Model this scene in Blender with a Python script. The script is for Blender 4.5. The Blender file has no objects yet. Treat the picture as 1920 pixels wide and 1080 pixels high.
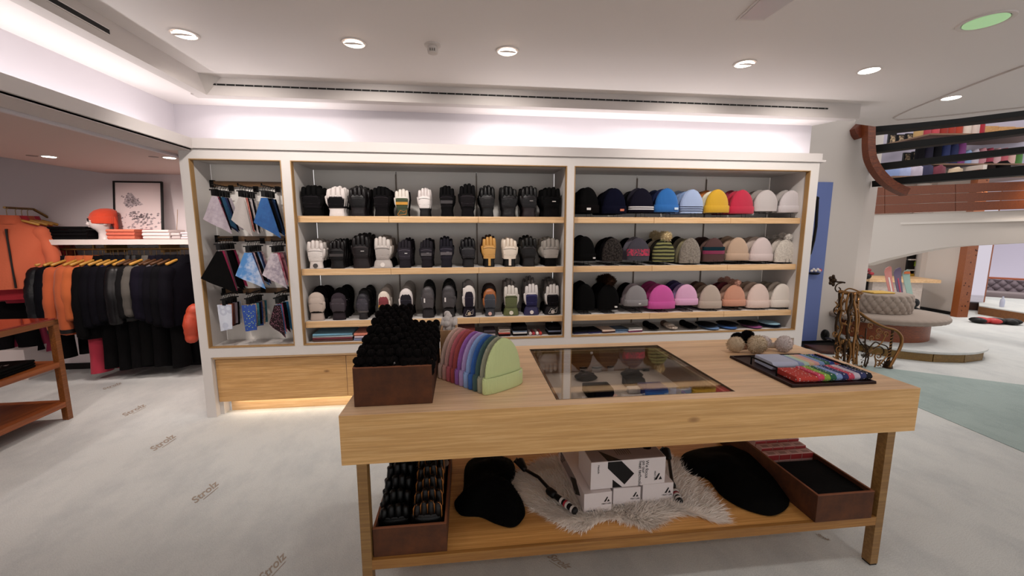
import bpy, math, random
from mathutils import Vector, Matrix, noise
PI = math.pi
random.seed(7)
C = bpy.context.scene.collection
S = bpy.context.scene

# ------------------------------------------------------------ camera, world, light, exposure
FPX, PITCH, YAW, EYE = 757.18, 0.139146, 0.118664, 1.6
cd = bpy.data.cameras.new('camera'); cam = bpy.data.objects.new('camera', cd); C.objects.link(cam)
cd.sensor_width = 36; cd.lens = FPX * 36 / 1920; cd.clip_start = 0.05; cd.clip_end = 100
cam.location = (0, 0, EYE); cam.rotation_euler = (PI/2 - PITCH, 0, -YAW)
S.camera = cam
w = bpy.data.worlds.new('world'); S.world = w; w.use_nodes = True
w.node_tree.nodes['Background'].inputs[0].default_value = (1.0, 0.97, 0.955, 1)
w.node_tree.nodes['Background'].inputs[1].default_value = 1.12
S.view_settings.view_transform = 'Standard'; S.view_settings.look = 'None'
S.view_settings.gamma = 1; S.view_settings.use_curve_mapping = False
S.view_settings.exposure = 0.0
S.cycles.max_bounces = 7; S.cycles.diffuse_bounces = 4; S.cycles.glossy_bounces = 3
S.cycles.transmission_bounces = 6; S.cycles.transparent_max_bounces = 8
S.cycles.sample_clamp_indirect = 4; S.cycles.caustics_reflective = False; S.cycles.caustics_refractive = False

ZC = 2.75          # main ceiling
def light(kind, loc, power, color=(1, .9, .8), rot=(0, 0, 0), **k):
    l = bpy.data.lights.new(kind.lower() + '_lamp', kind); l.energy = power; l.color = color
    for a, b in k.items(): setattr(l, a, b)
    o = bpy.data.objects.new(kind.lower() + '_lamp', l); C.objects.link(o); o.location = loc; o.rotation_euler = rot
    return o
WARM = (1.0, .93, .87)
# recessed downlights (grid seen in the ceiling and the same grid carried on behind the camera)
DOWN = [(-1.61, 2.77), (-.65, 2.77), (.30, 2.77), (1.95, 2.77), (2.92, 2.77), (4.22, 3.22)]
for x, y in DOWN:
    light('SPOT', (x, y, ZC - .03), 52, WARM, (math.radians(36), 0, 0), spot_size=math.radians(125), spot_blend=.8, shadow_soft_size=.06)
for y in (.9, -1.0, -2.9):
    for x in (-3.4, -1.6, .3, 2.2, 4.1):
        light('SPOT', (x, y, ZC - .03), 18, WARM, (math.radians(6), 0, 0), spot_size=math.radians(140), spot_blend=.8, shadow_soft_size=.08)
# hidden LED strips lying in the cove behind the fascia (gap where the photo shows a dark stretch)
LED = (1.0, .95, .95)
for x0, x1 in ((-2.05, -1.02), (.12, 3.4)):
    light('AREA', ((x0+x1)/2, 3.70, 2.292), 2.6*(x1-x0), LED, (PI, 0, 0), shape='RECTANGLE', size=x1-x0, size_y=.05)
light('AREA', (-2.22, 1.7, 2.292), 2.6*3.4, LED, (PI, 0, 0), shape='RECTANGLE', size=.05, size_y=3.6)
# under-cabinet strip
light('AREA', (.6, 3.70, .125), 5, (1, .82, .6), (0, 0, 0), shape='RECTANGLE', size=5.3, size_y=.02)
# left room lamps
for x, y in ((-3.55, 4.05), (-2.62, 4.1), (-3.0, 2.4), (-4.2, 2.4)):
    light('SPOT', (x, y, 2.2), 50, (1, .87, .8), (math.radians(30), 0, 0), spot_size=math.radians(120), spot_blend=.8, shadow_soft_size=.05)

# ------------------------------------------------------------ pixel -> world
cp, sp, cy, sy = math.cos(PITCH), math.sin(PITCH), math.cos(YAW), math.sin(YAW)
FW = Vector((sy*cp, cy*cp, -sp)); RT = Vector((cy, -sy, 0)); DN = FW.cross(RT)
EYEV = Vector((0, 0, EYE))
def ray(x, y): return RT*((x-960)/FPX) + DN*((y-540)/FPX) + FW
def PZ(x, y, z): d = ray(x, y); return EYEV + d*((z-EYE)/d.z)
def PY(x, y, Y): d = ray(x, y); return EYEV + d*(Y/d.y)
def PX(x, y, X): d = ray(x, y); return EYEV + d*(X/d.x)
def PD(x, y, t): return EYEV + ray(x, y)*t
def dep(P): return (Vector(P)-EYEV).dot(FW)
def mpp(P): return dep(P)/FPX

# ------------------------------------------------------------ mesh builder
class MB:
    def __init__(s): s.v = []; s.f = []; s.m = []; s.cm = 0
    def add(s, vs, fs):
        b = len(s.v); s.v += [tuple(p) for p in vs]; s.f += [tuple(b+i for i in f) for f in fs]; s.m += [s.cm]*len(fs); return s
    def box(s, x0, x1, y0, y1, z0, z1):
        return s.add([(x0,y0,z0),(x1,y0,z0),(x1,y1,z0),(x0,y1,z0),(x0,y0,z1),(x1,y0,z1),(x1,y1,z1),(x0,y1,z1)],
                     [(0,3,2,1),(4,5,6,7),(0,1,5,4),(1,2,6,5),(2,3,7,6),(3,0,4,7)])
    def loft(s, rings, cap=(1, 1), closed=False):
        n = len(rings[0]); vs = [p for r in rings for p in r]; fs = []
        R_ = len(rings)
        for i in range(R_-1 + (1 if closed else 0)):
            a = i*n; b = ((i+1) % R_)*n
            for j in range(n): k = (j+1) % n; fs.append((a+j, a+k, b+k, b+j))
        if not closed:
            if cap[0]: fs.append(tuple(range(n))[::-1])
            if cap[1]: fs.append(tuple((R_-1)*n+j for j in range(n)))
        return s.add(vs, fs)
    def tube(s, pts, r, n=8, cap=True, flat=1.0, rnd=False):
        pts = [Vector(p) for p in pts]; rr = r if isinstance(r, (list, tuple)) else [r]*len(pts)
        if rnd:      # rounded ends
            a, b = pts[0], pts[1]; u = (a-b).normalized(); r0 = rr[0]; v2 = (pts[-1]-pts[-2]).normalized(); r1 = rr[-1]
            pts = [a+u*r0*.6, a+u*r0*.35]+pts+[pts[-1]+v2*r1*.35, pts[-1]+v2*r1*.6]
            rr = [r0*.35, r0*.8]+list(rr)+[r1*.8, r1*.35]
        rings = []; up = None
        for i, p in enumerate(pts):
            t = (pts[min(i+1, len(pts)-1)]-pts[max(i-1, 0)])
            t = t.normalized() if t.length > 1e-9 else Vector((0, 0, 1))
            if up is None:
                up = Vector((0, 1, 0)) if abs(t.y) < .9 else Vector((1, 0, 0))
            x = t.cross(up)
            if x.length < 1e-6: x = t.cross(Vector((1, 0, .1)))
            x.normalize(); up = x.cross(t).normalized()
            rings.append([p + x*(math.cos(2*PI*k/n)*rr[i]) + up*(math.sin(2*PI*k/n)*rr[i]*flat) for k in range(n)])
        return s.loft(rings, (cap, cap))
    def ball(s, c, r, nu=12, nv=8):
        r = r if isinstance(r, (tuple, list)) else (r, r, r); c = Vector(c)
        rings = []
        for j in range(1, nv):
            a = PI*j/nv
            rings.append([c+Vector((r[0]*math.sin(a)*math.cos(2*PI*k/nu), r[1]*math.sin(a)*math.sin(2*PI*k/nu), -r[2]*math.cos(a))) for k in range(nu)])
        b = len(s.v); s.loft(rings, (0, 0)); t = len(s.v)
        s.v += [tuple(c-Vector((0, 0, r[2]))), tuple(c+Vector((0, 0, r[2])))]
        for k in range(nu):
            k2 = (k+1) % nu; e = b+(nv-2)*nu
            s.f += [(t, b+k2, b+k), (t+1, e+k, e+k2)]; s.m += [s.cm]*2
        return s
    def poly(s, pts, off):       # extruded polygon: pts list of Vector, off Vector
        n = len(pts); off = Vector(off); a = [Vector(p) for p in pts]
        return s.add(a+[p+off for p in a], [tuple(range(n))[::-1], tuple(range(n, 2*n))]+[(i, (i+1) % n, n+(i+1) % n, n+i) for i in range(n)])
    def disc(s, c, r, h, n=20, r2=None):  # vertical cylinder
        c = Vector(c); r2 = r if r2 is None else r2
        return s.loft([[c+Vector((r*math.cos(2*PI*k/n), r*math.sin(2*PI*k/n), 0)) for k in range(n)], [c+Vector((r2*math.cos(2*PI*k/n), r2*math.sin(2*PI*k/n), h)) for k in range(n)]])
    def lathe(s, c, prof, n=24, a0=0, a1=2*PI):
        c = Vector(c)
        return s.loft([[c+Vector((r*math.cos(2*PI*k/n), r*math.sin(2*PI*k/n), z)) for k in range(n)] for r, z in prof])
    def fur(s, pts, L, w, seed=1):   # pts list of (point, normal): thin tufts
        rnd = random.Random(seed)
        for p, nrm in pts:
            d = Vector(nrm)+Vector((rnd.uniform(-.5, .5), rnd.uniform(-.5, .5), rnd.uniform(-.5, .4)))
            d.normalize(); q = d.cross(Vector((rnd.random(), rnd.random(), rnd.random()))).normalized()*w
            l = L*rnd.uniform(.6, 1.2); p = Vector(p)-d*.002
            s.add([p-q, p+q, p+d*l+Vector((0, 0, -l*.15))], [(0, 1, 2)])
        return s
def mesh(mb, mats, smooth=None):
    me = bpy.data.meshes.new('m'); me.from_pydata(mb.v, [], mb.f)
    for m in (mats if isinstance(mats, (list, tuple)) else [mats]): me.materials.append(m)
    if any(mb.m): me.polygons.foreach_set('material_index', mb.m)
    if smooth:
        me.polygons.foreach_set('use_smooth', [True]*len(me.polygons))
        me.set_sharp_from_angle(angle=math.radians(smooth))
    me.update(); return me
def obj(name, mb, mats, parent=None, smooth=None, bevel=0, label=None, loc=None, seg=2):
    me = mesh(mb, mats, smooth) if isinstance(mb, MB) else mb
    o = bpy.data.objects.new(name, me); C.objects.link(o)
    if parent: o.parent = parent
    if loc is not None: o.location = loc
    if bevel:
        b = o.modifiers.new('b', 'BEVEL'); b.width = bevel; b.segments = seg; b.limit_method = 'ANGLE'; b.angle_limit = .6
    if label: o['label'] = label
    return o
def thing(name, label, cat, loc=(0, 0, 0), rot=(0, 0, 0), group=None):
    o = bpy.data.objects.new(name, None); C.objects.link(o); o.location = loc; o.rotation_euler = rot; o.empty_display_size = .05
    return tag(o, label, cat, group)
def tag(o, label, cat, group=None):
    o['label'] = label; o['category'] = cat
    if group: o['group'] = group
    return o
def struct(name, mb, mats, parent=None, **k):
    o = obj(name, mb, mats, parent, **k)
    if not parent: o['kind'] = 'structure'
    return o
def dup(root, loc, label, rot=None, mats={}, scale=None):
    r = root.copy(); C.objects.link(r); r.location = loc; r['label'] = label
    if rot is not None: r.rotation_euler = rot
    if scale is not None: r.scale = scale
    def rep(o):
        k = o.name.split('.')[0]
        if k in mats and o.type == 'MESH':
            for s_ in o.material_slots: s_.link = 'OBJECT'; s_.material = mats[k]
    rep(r)
    for ch in list(root.children):
        c = ch.copy(); C.objects.link(c); c.parent = r; rep(c)
        for g in list(ch.children):
            d = g.copy(); C.objects.link(d); d.parent = c; rep(d)
    return r

# ------------------------------------------------------------ materials
def lin(c):
    if isinstance(c, str): c = tuple(int(c[i:i+2], 16)/255 for i in (0, 2, 4))
    return tuple(x/12.92 if x <= .04045 else ((x+.055)/1.055)**2.4 for x in c)
_M = {}
def mat(col, kind='plain', rough=None, col2=None, scale=1.0, metal=0, emit=0, bump=None):
    key = (col, kind, rough, col2, scale, metal, emit, bump)
    if key in _M: return _M[key]
    m = bpy.data.materials.new(kind); m.use_nodes = True; nt = m.node_tree; N = nt.nodes; L = nt.links
    b = N['Principled BSDF']; lc = lin(col); lum = sum(lc)/3
    if lum < .035: lc = tuple(v*(.12+.88*(lum/.035)) for v in lc); b.inputs['Specular IOR Level'].default_value = .12 if kind in ('knit', 'fabric', 'fur') else .3
    c = (*lc, 1); c2 = (*lin(col2), 1) if col2 else None
    b.inputs['Base Color'].default_value = c; b.inputs['Metallic'].default_value = metal
    R = {'plain': .55, 'paint': .6, 'fabric': .85, 'knit': .95, 'leather': .42, 'suede': .8, 'wood': .42, 'fur': .95, 'carpet': .95, 'puffer': .5, 'stripe': .9}.get(kind, .5)
    b.inputs['Roughness'].default_value = R if rough is None else rough
    tc = N.new('ShaderNodeTexCoord'); mp = N.new('ShaderNodeMapping'); L.new(tc.outputs['Object'], mp.inputs[0])
    def nz(sc, det=4, rg=.6, src=None):
        n = N.new('ShaderNodeTexNoise'); n.inputs['Scale'].default_value = sc; n.inputs['Detail'].default_value = det; n.inputs['Roughness'].default_value = rg
        L.new(src or mp.outputs[0], n.inputs['Vector']); return n
    def ramp(fac, stops):
        r = N.new('ShaderNodeValToRGB'); L.new(fac, r.inputs[0]); e = r.color_ramp.elements
        while len(e) < len(stops): e.new(.5)
        for k, (p, q) in enumerate(stops): e[k].position = p; e[k].color = q
        return r
    def setbump(h, st, dist=.002):
        bp = N.new('ShaderNodeBump'); bp.inputs['Strength'].default_value = st; bp.inputs['Distance'].default_value = dist
        L.new(h, bp.inputs['Height']); L.new(bp.outputs[0], b.inputs['Normal'])
    if kind == 'wood':
        mp.inputs['Scale'].default_value = (.6*scale, 22*scale, 22*scale)
        big = nz(1.1, 3, .5); g = nz(5.5, 8, .7); 
        c3 = tuple(v*.86 for v in (c2 or c)[:3])+(1,); r = ramp(g.outputs[0], [(.33, c3), (.47, c2 or c), (.62, c)])
        # board-to-board tone
        bw = nz(.35*scale, 2, .5, tc.outputs['Object'])
        mx = N.new('ShaderNodeMixRGB'); mx.blend_type = 'MULTIPLY'; mx.inputs[0].default_value = .45
        r2 = ramp(big.outputs[0], [(.35, (.72, .66, .58, 1)), (.65, (1.05, 1.03, 1, 1))])
        L.new(r.outputs[0], mx.inputs[1]); L.new(r2.outputs[0], mx.inputs[2])
        # knots
        vo = N.new('ShaderNodeTexVoronoi'); vo.inputs['Scale'].default_value = 2.6*scale
        mk = N.new('ShaderNodeMapping'); mk.inputs['Scale'].default_value = (.8, 1.7, 1.7); L.new(tc.outputs['Object'], mk.inputs[0]); L.new(mk.outputs[0], vo.inputs['Vector'])
        kr = ramp(vo.outputs['Distance'], [(.025, (.22, .12, .07, 1)), (.065, (1, 1, 1, 1))])
        m3 = N.new('ShaderNodeMixRGB'); m3.blend_type = 'MULTIPLY'; m3.inputs[0].default_value = .75
        L.new(mx.outputs[0], m3.inputs[1]); L.new(kr.outputs[0], m3.inputs[2]); L.new(m3.outputs[0], b.inputs['Base Color'])
        setbump(g.outputs[0], .15, .001)
    elif kind == 'carpet':
        n1 = nz(3.4, 8, .72); n2 = nz(260, 2, .5); mp.inputs['Scale'].default_value = (1, .6, 1)
        r = ramp(n1.outputs[0], [(.34, c2 or c), (.56, c)]); L.new(r.outputs[0], b.inputs['Base Color'])
        mx = N.new('ShaderNodeMixRGB'); mx.blend_type = 'MULTIPLY'; mx.inputs[0].default_value = .35
        r2 = ramp(n2.outputs[0], [(.3, (.55, .55, .55, 1)), (.6, (1, 1, 1, 1))]); L.new(r.outputs[0], mx.inputs[1]); L.new(r2.outputs[0], mx.inputs[2]); L.new(mx.outputs[0], b.inputs['Base Color'])
        setbump(n2.outputs[0], .6, .004)
    elif kind == 'knit':
        wv = N.new('ShaderNodeTexWave'); wv.bands_direction = 'X'; wv.inputs['Scale'].default_value = 55*scale; wv.inputs['Distortion'].default_value = .6; wv.inputs['Detail'].default_value = 1
        L.new(tc.outputs['Object'], wv.inputs['Vector']); setbump(wv.outputs['Fac'], .55, .003)
        if c2:
            n = nz(70*scale, 3, .7); r = ramp(n.outputs[0], [(.42, c2), (.58, c)]); L.new(r.outputs[0], b.inputs['Base Color'])
        b.inputs['Sheen Weight'].default_value = .12 if lum > .06 else 0
    elif kind == 'stripe':     # horizontal knit stripes in object z
        wv = N.new('ShaderNodeTexWave'); wv.bands_direction = 'Z'; wv.inputs['Scale'].default_value = scale; wv.inputs['Distortion'].default_value = 1.2; wv.inputs['Detail'].default_value = 2
        L.new(tc.outputs['Object'], wv.inputs['Vector']); r = ramp(wv.outputs['Fac'], [(.42, c2 or c), (.58, c)]); L.new(r.outputs[0], b.inputs['Base Color']); setbump(wv.outputs['Fac'], .5, .003)
    elif kind == 'pattern':    # printed cloth
        n = N.new('ShaderNodeTexVoronoi'); n.inputs['Scale'].default_value = scale; L.new(mp.outputs[0], n.inputs['Vector'])
        r = ramp(n.outputs['Distance'], [(.22, c2 or c), (.3, c), (.5, c), (.56, c2 or c)]); L.new(r.outputs[0], b.inputs['Base Color']); b.inputs['Roughness'].default_value = .85
    elif kind == 'dots':
        n = N.new('ShaderNodeTexVoronoi'); n.inputs['Scale'].default_value = scale; L.new(mp.outputs[0], n.inputs['Vector'])
        r = ramp(n.outputs['Distance'], [(.2, c2 or c), (.27, c)]); L.new(r.outputs[0], b.inputs['Base Color']); b.inputs['Roughness'].default_value = .85
    elif kind == 'cloud':
        n = nz(scale, 6, .65); r = ramp(n.outputs[0], [(.4, c2 or c), (.58, c)]); L.new(r.outputs[0], b.inputs['Base Color']); b.inputs['Roughness'].default_value = .85
    elif kind in ('suede',):
        n = nz(11*scale, 5, .7); r = ramp(n.outputs[0], [(.3, c2 or c), (.7, c)]); L.new(r.outputs[0], b.inputs['Base Color']); setbump(n.outputs[0], .2, .001)
    elif kind == 'leather':
        n = nz(45*scale, 4, .6); setbump(n.outputs[0], .5, .003)
    elif kind in ('fabric', 'fur'):
        n = nz(38*scale, 4, .7); setbump(n.outputs[0], .5, .004)
        if c2: r = ramp(n.outputs[0], [(.35, c2), (.65, c)]); L.new(r.outputs[0], b.inputs['Base Color'])
        b.inputs['Sheen Weight'].default_value = .1 if lum > .06 else 0
    elif kind == 'puffer':
        n = nz(9*scale, 3, .6); setbump(n.outputs[0], .6, .02)
    elif kind == 'paint':
        n = nz(60, 3, .5); setbump(n.outputs[0], .06, .001)
        n2 = nz(.6, 2, .5); r = ramp(n2.outputs[0], [(.3, (c[0]*.97, c[1]*.97, c[2]*.97, 1)), (.7, c)]); L.new(r.outputs[0], b.inputs['Base Color'])
    elif kind == 'glass':
        tr_ = N.new('ShaderNodeBsdfTransparent'); gl = N.new('ShaderNodeBsdfGlossy'); gl.inputs['Roughness'].default_value = .01; lw = N.new('ShaderNodeLayerWeight'); lw.inputs['Blend'].default_value = .5; pw_ = N.new('ShaderNodeMath'); pw_.operation = 'POWER'; pw_.inputs[1].default_value = 4; ma = N.new('ShaderNodeMath'); ma.operation = 'MULTIPLY_ADD'; ma.inputs[1].default_value = .95; ma.inputs[2].default_value = .045
        L.new(lw.outputs['Facing'], pw_.inputs[0]); L.new(pw_.outputs[0], ma.inputs[0]); mx = N.new('ShaderNodeMixShader'); L.new(ma.outputs[0], mx.inputs[0]); L.new(tr_.outputs[0], mx.inputs[1]); L.new(gl.outputs[0], mx.inputs[2]); L.new(mx.outputs[0], N['Material Output'].inputs['Surface'])
    if emit:
        b.inputs['Emission Color'].default_value = c; b.inputs['Emission Strength'].default_value = emit
    m.name = kind
    _M[key] = m; return m
OAK = mat('DDB080', 'wood', col2='C99A66'); OAKL = mat('EAC79C', 'wood', col2='DBB384', scale=.9)
WHITE = mat('E6E1DF', 'paint'); CEIL = mat('E2DBD8', 'paint'); BULK = mat('C6BEBA', 'paint'); FASC = mat('CCC5C2', 'paint'); COVE = mat('D3CDD2', 'paint'); GREIGE = mat('DAD3CC', 'paint')
BLACK = mat('141214', 'plain', rough=.5); BLKM = mat('1A1716', 'plain', rough=.4, metal=.6)
BRASSD = mat('8A6B3E', 'plain', rough=.38, metal=.75); EDGE = mat('A07C4E', 'plain', rough=.5)
SUEDE = mat('5C3010', 'suede', col2='3A1A05'); SUEDEL = mat('C39A72', 'suede', col2='A87F58')
def fnt(txt, size, m, parent=None, name='lettering', ext=.0005, shear=0, align='CENTER', off=0):
    cu = bpy.data.curves.new('t', 'FONT'); cu.body = txt; cu.size = size; cu.extrude = ext; cu.shear = shear; cu.align_x = align; cu.align_y = 'CENTER'; cu.resolution_u = 3; cu.offset = off
    t = bpy.data.objects.new('t', cu); me = bpy.data.meshes.new_from_object(t); bpy.data.objects.remove(t)
    me.materials.clear(); me.materials.append(m)
    o = bpy.data.objects.new(name, me); C.objects.link(o)
    if parent: o.parent = parent
    return o
# ------------------------------------------------------------ floor
CARP = mat('D2D4D2', 'carpet', col2='C3C6C6'); CARPB = mat('A3B3B0', 'carpet', col2='95A5A3')
floor = struct('floor', MB().box(-7, 12, -5, 14, -.06, 0), CARP)
a, b, c_, d = PZ(1600, 683, 0), PZ(1990, 731, 0), PZ(2300, 1010, 0), PZ(1660, 738, 0)
obj('carpet_band', MB().poly([Vector((q.x, q.y, 0)) for q in (d, c_, b, a)], (0, 0, .004)), CARPB, floor)
inkl = mat('A89A8C', 'carpet')
for (xa, ya, xb, yb_) in ((358, 944, 409, 903), (281, 846, 328, 815), (228, 781, 273, 758), (190, 731, 229, 717), (484, 1092, 536, 1037), (1028, 1040, 1070, 1066), (1530, 1000, 1557, 1014)):
    A, B = PZ(xa, ya, .0012), PZ(xb, yb_, .0012); v = B-A; t = fnt('Strolz', .1, inkl, floor, 'woven_lettering', .0004, .7, 'LEFT', .0016)
    obj('woven_underline', MB().box(.05, .2, -.055, -.049, 0, .0006), inkl, t)
    wt = max(q.co.x for q in t.data.vertices); k = v.length/wt; t.scale = (k, k*1.1, 1); t.location = A; t.rotation_euler = (0, 0, math.atan2(v.y, v.x))
# ------------------------------------------------------------ main ceiling with the curved opening to the stairwell
edge = [PZ(1602, 232, ZC), PZ(1640, 237, ZC), PZ(1700, 232, ZC), PZ(1800, 222, ZC), PZ(1920, 207, ZC), PZ(2100, 175, ZC)]
poly = [Vector((-1.91, -5, ZC)), Vector((11.5, -5, ZC)), Vector((11.5, 1.5, ZC))] + [Vector((p.x, p.y, ZC)) for p in edge[::-1]] + [Vector((3.62, 3.475, ZC)), Vector((-1.91, 3.475, ZC))]
ceiling = struct('ceiling', MB().poly(poly[::-1], (0, 0, .3)), CEIL)
# bulkhead with slot diffusers: back run and left run, dropped 13 cm
zb = 2.622
bm = MB().box(-2.02, 3.62, 3.475, 3.56, zb, 3.0); struct('trim_1', bm, BULK)
struct('trim_2', MB().box(-1.995, -1.91, -5, 3.475, zb, 3.0), BULK)
# corner chamfer piece
q0, q1, q2 = Vector((-1.91, 3.475, zb)), Vector((-1.91, 3.39, ZC)), Vector((-1.80, 3.475, ZC))
struct('trim_3', MB().add([q0, q1, q2, Vector((-1.91, 3.475, ZC))], [(0, 2, 1), (0, 3, 2), (0, 1, 3), (1, 2, 3)]), BULK)
# cove ceiling and cove walls
struct('trim_4', MB().poly([Vector((-2.4, -5, 2.645)), Vector((-1.93, -5, 2.645)), Vector((-1.93, 3.5, 2.645)), Vector((3.62, 3.5, 2.645)), Vector((3.47, 3.86, 2.645)), Vector((-2.4, 3.86, 2.645))][::-1], (0, 0, .1)), CEIL)
struct('wall_back', MB().box(-2.42, 3.47, 3.83, 3.86, 2.22, 2.72), COVE)
struct('wall_left_cove', MB().box(-2.40, -2.37, -5, 3.84, 2.22, 2.72), COVE)
# fascia ledges (the lip that hides the strips)
struct('trim_5', MB().box(-2.13, 3.392, 3.585, 3.604, 2.253, 2.33).box(-2.4, 3.45, 3.604, 3.84, 2.255, 2.275), FASC)
struct('trim_6', MB().box(-2.135, -2.115, -5, 3.60, 2.25, 2.33).box(-2.4, -2.135, -5, 3.60, 2.255, 2.275).box(-2.36, -2.135, -5, 3.6, 2.236, 2.254), FASC)
# slots
dark = mat('0B0A0A')
sl = thing('slot_diffuser', 'long thin black slot air diffuser in the bulkhead above the shelf wall', 'air vent', (0, 3.473, 2.70))
x0, x1 = PY(397, 156, 3.47).x, PY(1553, 201, 3.47).x
obj('slot', MB().box(x0, x1, -.004, .002, -.007, .004), dark, sl)
for k in range(78):
    xx = x0+(x1-x0)*(k+.5)/78; obj('slot_bridge', MB().box(-.003, .003, -.0065, 0, -.007, .004) if k == 0 else sb_me, mat('8A8583'), sl, loc=(xx, 0, 0))
    if k == 0: sb_me = sl.children[-1].data
s3 = thing('slot_diffuser', 'black linear slot vent in the left bulkhead, upper left corner of the picture', 'air vent', (-1.908, 0, 2.68))
ya, yb = PX(206, 73, -1.908).y, -2.0
obj('slot', MB().box(-.002, .004, yb, ya, -.012, .012), dark, s3)
obj('slot_frame', MB().box(-.001, .003, yb, ya, .012, .017).box(-.001, .003, yb, ya, -.017, -.012), CEIL, s3)
# ------------------------------------------------------------ downlights
EM = mat('FFF4E6', emit=9)
def downlight(x, y, z, label, r=.062, tilt=True, glow=EM):
    t = thing('ceiling_spotlight', label, 'ceiling light', (x, y, z), group=None)
    n = 24
    obj('ring', MB().lathe((0, 0, 0), [(r*1.22, .0), (r*1.2, -.006), (r*1.02, -.006), (r, -.002), (r*.97, .0)], n), mat('D8CFCB'), t, smooth=50)
    if tilt:
        o = obj('lens', MB().lathe((0, 0, 0), [(r*.9, -.003), (r*.92, -.006), (.001, -.009)], n), glow, t)
        o2 = obj('baffle', MB().add([(-r*.93, 0, -.010), (r*.93, 0, -.010)]+[(r*.93*math.cos(PI*k/12), -r*.93*math.sin(PI*k/12), -.008-.012*math.sin(PI*k/12)) for k in range(1, 12)], [(0,)+tuple(range(12, 1, -1))+(1,)]), mat('C9BDB6'), t)
    else:
        obj('lens', MB().lathe((0, 0, 0), [(r*.95, -.003), (r*.93, -.007), (.001, -.008)], n), glow, t)
    return t
dl = ['leftmost ceiling spotlight above the corner of the bulkhead', 'ceiling spotlight second from the left, left of the sprinkler', 'ceiling spotlight above the gloves, right of the sprinkler', 'ceiling spotlight above the beanie shelves', 'bright round ceiling spotlight right of the slot end', 'bright ceiling spotlight beside the curved ceiling joint']
for k, (x, y) in enumerate(DOWN): downlight(x, y, ZC, 'white recessed '+dl[k], tilt=k < 4)
g = PZ(1848, 39, ZC); downlight(g.x, g.y, ZC, 'greenish round ceiling lamp at the upper right', .095, False, mat('9FC795', emit=.55))
p = PZ(811, 84, ZC)
sp_ = thing('smoke_detector', 'small white round smoke detector between two ceiling spotlights', 'smoke detector', (p.x, p.y, ZC))
obj('base', MB().lathe((0, 0, 0), [(.05, 0), (.05, -.008), (.036, -.012), (.03, -.012)], 20), mat('D5CCC6'), sp_, smooth=40)
obj('sensor_head', MB().lathe((0, 0, 0), [(.03, -.01), (.034, -.03), (.03, -.05), (.018, -.055), (.001, -.055)], 20), mat('CFC6C0'), sp_, smooth=40)
for k in range(3): obj('vent_slit', MB().box(-.003, .003, -.036, -.030, -.045, -.032), mat('6d6662'), sp_, loc=((k-1)*.013, 0, 0))
p = [PZ(x, y, ZC) for x, y in ((1380, 36), (1432, 37), (1500, -8), (1450, -30))]
em = thing('ceiling_panel_lamp', 'flush rectangular white emergency lamp in the ceiling at the top edge', 'ceiling light', (p[0].x, p[0].y, ZC))
mid = sum(p, Vector())/4
obj('frame', MB().poly([q-p[0] for q in p], (0, 0, -.006)), mat('D9D1CE'), em)
obj('diffuser', MB().poly([(q-p[0])*.86+(mid-p[0])*.14+Vector((0, 0, -.006)) for q in p], (0, 0, -.003)), mat('C9C2C4', rough=.25), em)
# curved joint line in the ceiling
pts = [PZ(x, y, ZC-.004) for x, y in ((1920, 123), (1860, 145), (1800, 168), (1750, 188), (1710, 204), (1686, 215), (1675, 221), (1682, 225), (1720, 222), (1800, 214), (1920, 201))]
struct('trim_7', MB().tube(pts, .007, 6), mat('B9AEA9'))
# ------------------------------------------------------------ left room shell
YB = 5.15
struct('wall_far_left', MB().box(-7, -2.2, YB, YB+.1, 0, 2.7), mat('D2C8CA', 'paint'))
struct('wall_left', MB().box(-5.6, -5.5, -5, YB, 0, 2.7), mat('D2C8CA', 'paint'))
struct('ceiling_left', MB().poly([Vector((-2.135, -5, 2.24)), Vector((-2.135, YB, 2.24)), Vector((-3.95, YB, 2.24)), Vector((-5.6, YB, 2.50)), Vector((-5.6, -5, 2.50)), Vector((-3.95, -5, 2.24))], (0, 0, .02)), mat('C6B0A8', 'paint'))
struct('baseboard_left', MB().box(-5.5, -2.2, YB-.02, YB, 0, .07), mat('191516'))
struct('wall_cabinet_side', MB().box(-2.23, -2.20, 3.9, YB, 0, 2.25), WHITE)
for (px, py, l) in ((92, 294, 'small recessed lamp in the lower ceiling above the jackets'), (318, 296, 'small recessed lamp in the lower ceiling next to the cabinet')):
    q = PZ(px, py, 2.235)
    t = downlight(q.x, q.y, 2.24, l, .045, False)
    obj('vent_disc', MB().lathe((-.12, -.01, 0), [(.035, -.001), (.035, -.004), (.02, -.005), (.001, -.005)], 16), mat('8d7d78'), t)
# ------------------------------------------------------------ right side walls
A1 = PZ(1588, 640, 0); B1 = PZ(1612, 628, 0); H2 = 3.4
YA = A1.y
def wallseg(name, p, q, z0, z1, m, th=.08):
    p = Vector((p.x, p.y, 0)); q = Vector((q.x, q.y, 0)); n = (q-p).normalized(); n = Vector((n.y, -n.x, 0))*-th
    return struct(name, MB().poly([p+Vector((0, 0, z0)), q+Vector((0, 0, z0)), q+n+Vector((0, 0, z0)), p+n+Vector((0, 0, z0))], (0, 0, z1-z0)), m)
WG = mat('C2B9B2', 'paint')
wallseg('wall_right_a', Vector((2.6, YA, 0)), A1, 0, H2, WG); wallseg('wall_right_b', A1, B1, 0, H2, WG)
struct('wall_behind_cabinet', MB().box(3.34, 3.40, 4.2, YA, 0, 2.9), WG)
struct('baseboard_right', MB().poly([Vector((3.4, YA-.02, 0)), Vector((A1.x, A1.y-.02, 0)), Vector((A1.x, A1.y, 0)), Vector((3.4, YA, 0))], (0, 0, .03)), BLACK)
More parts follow.
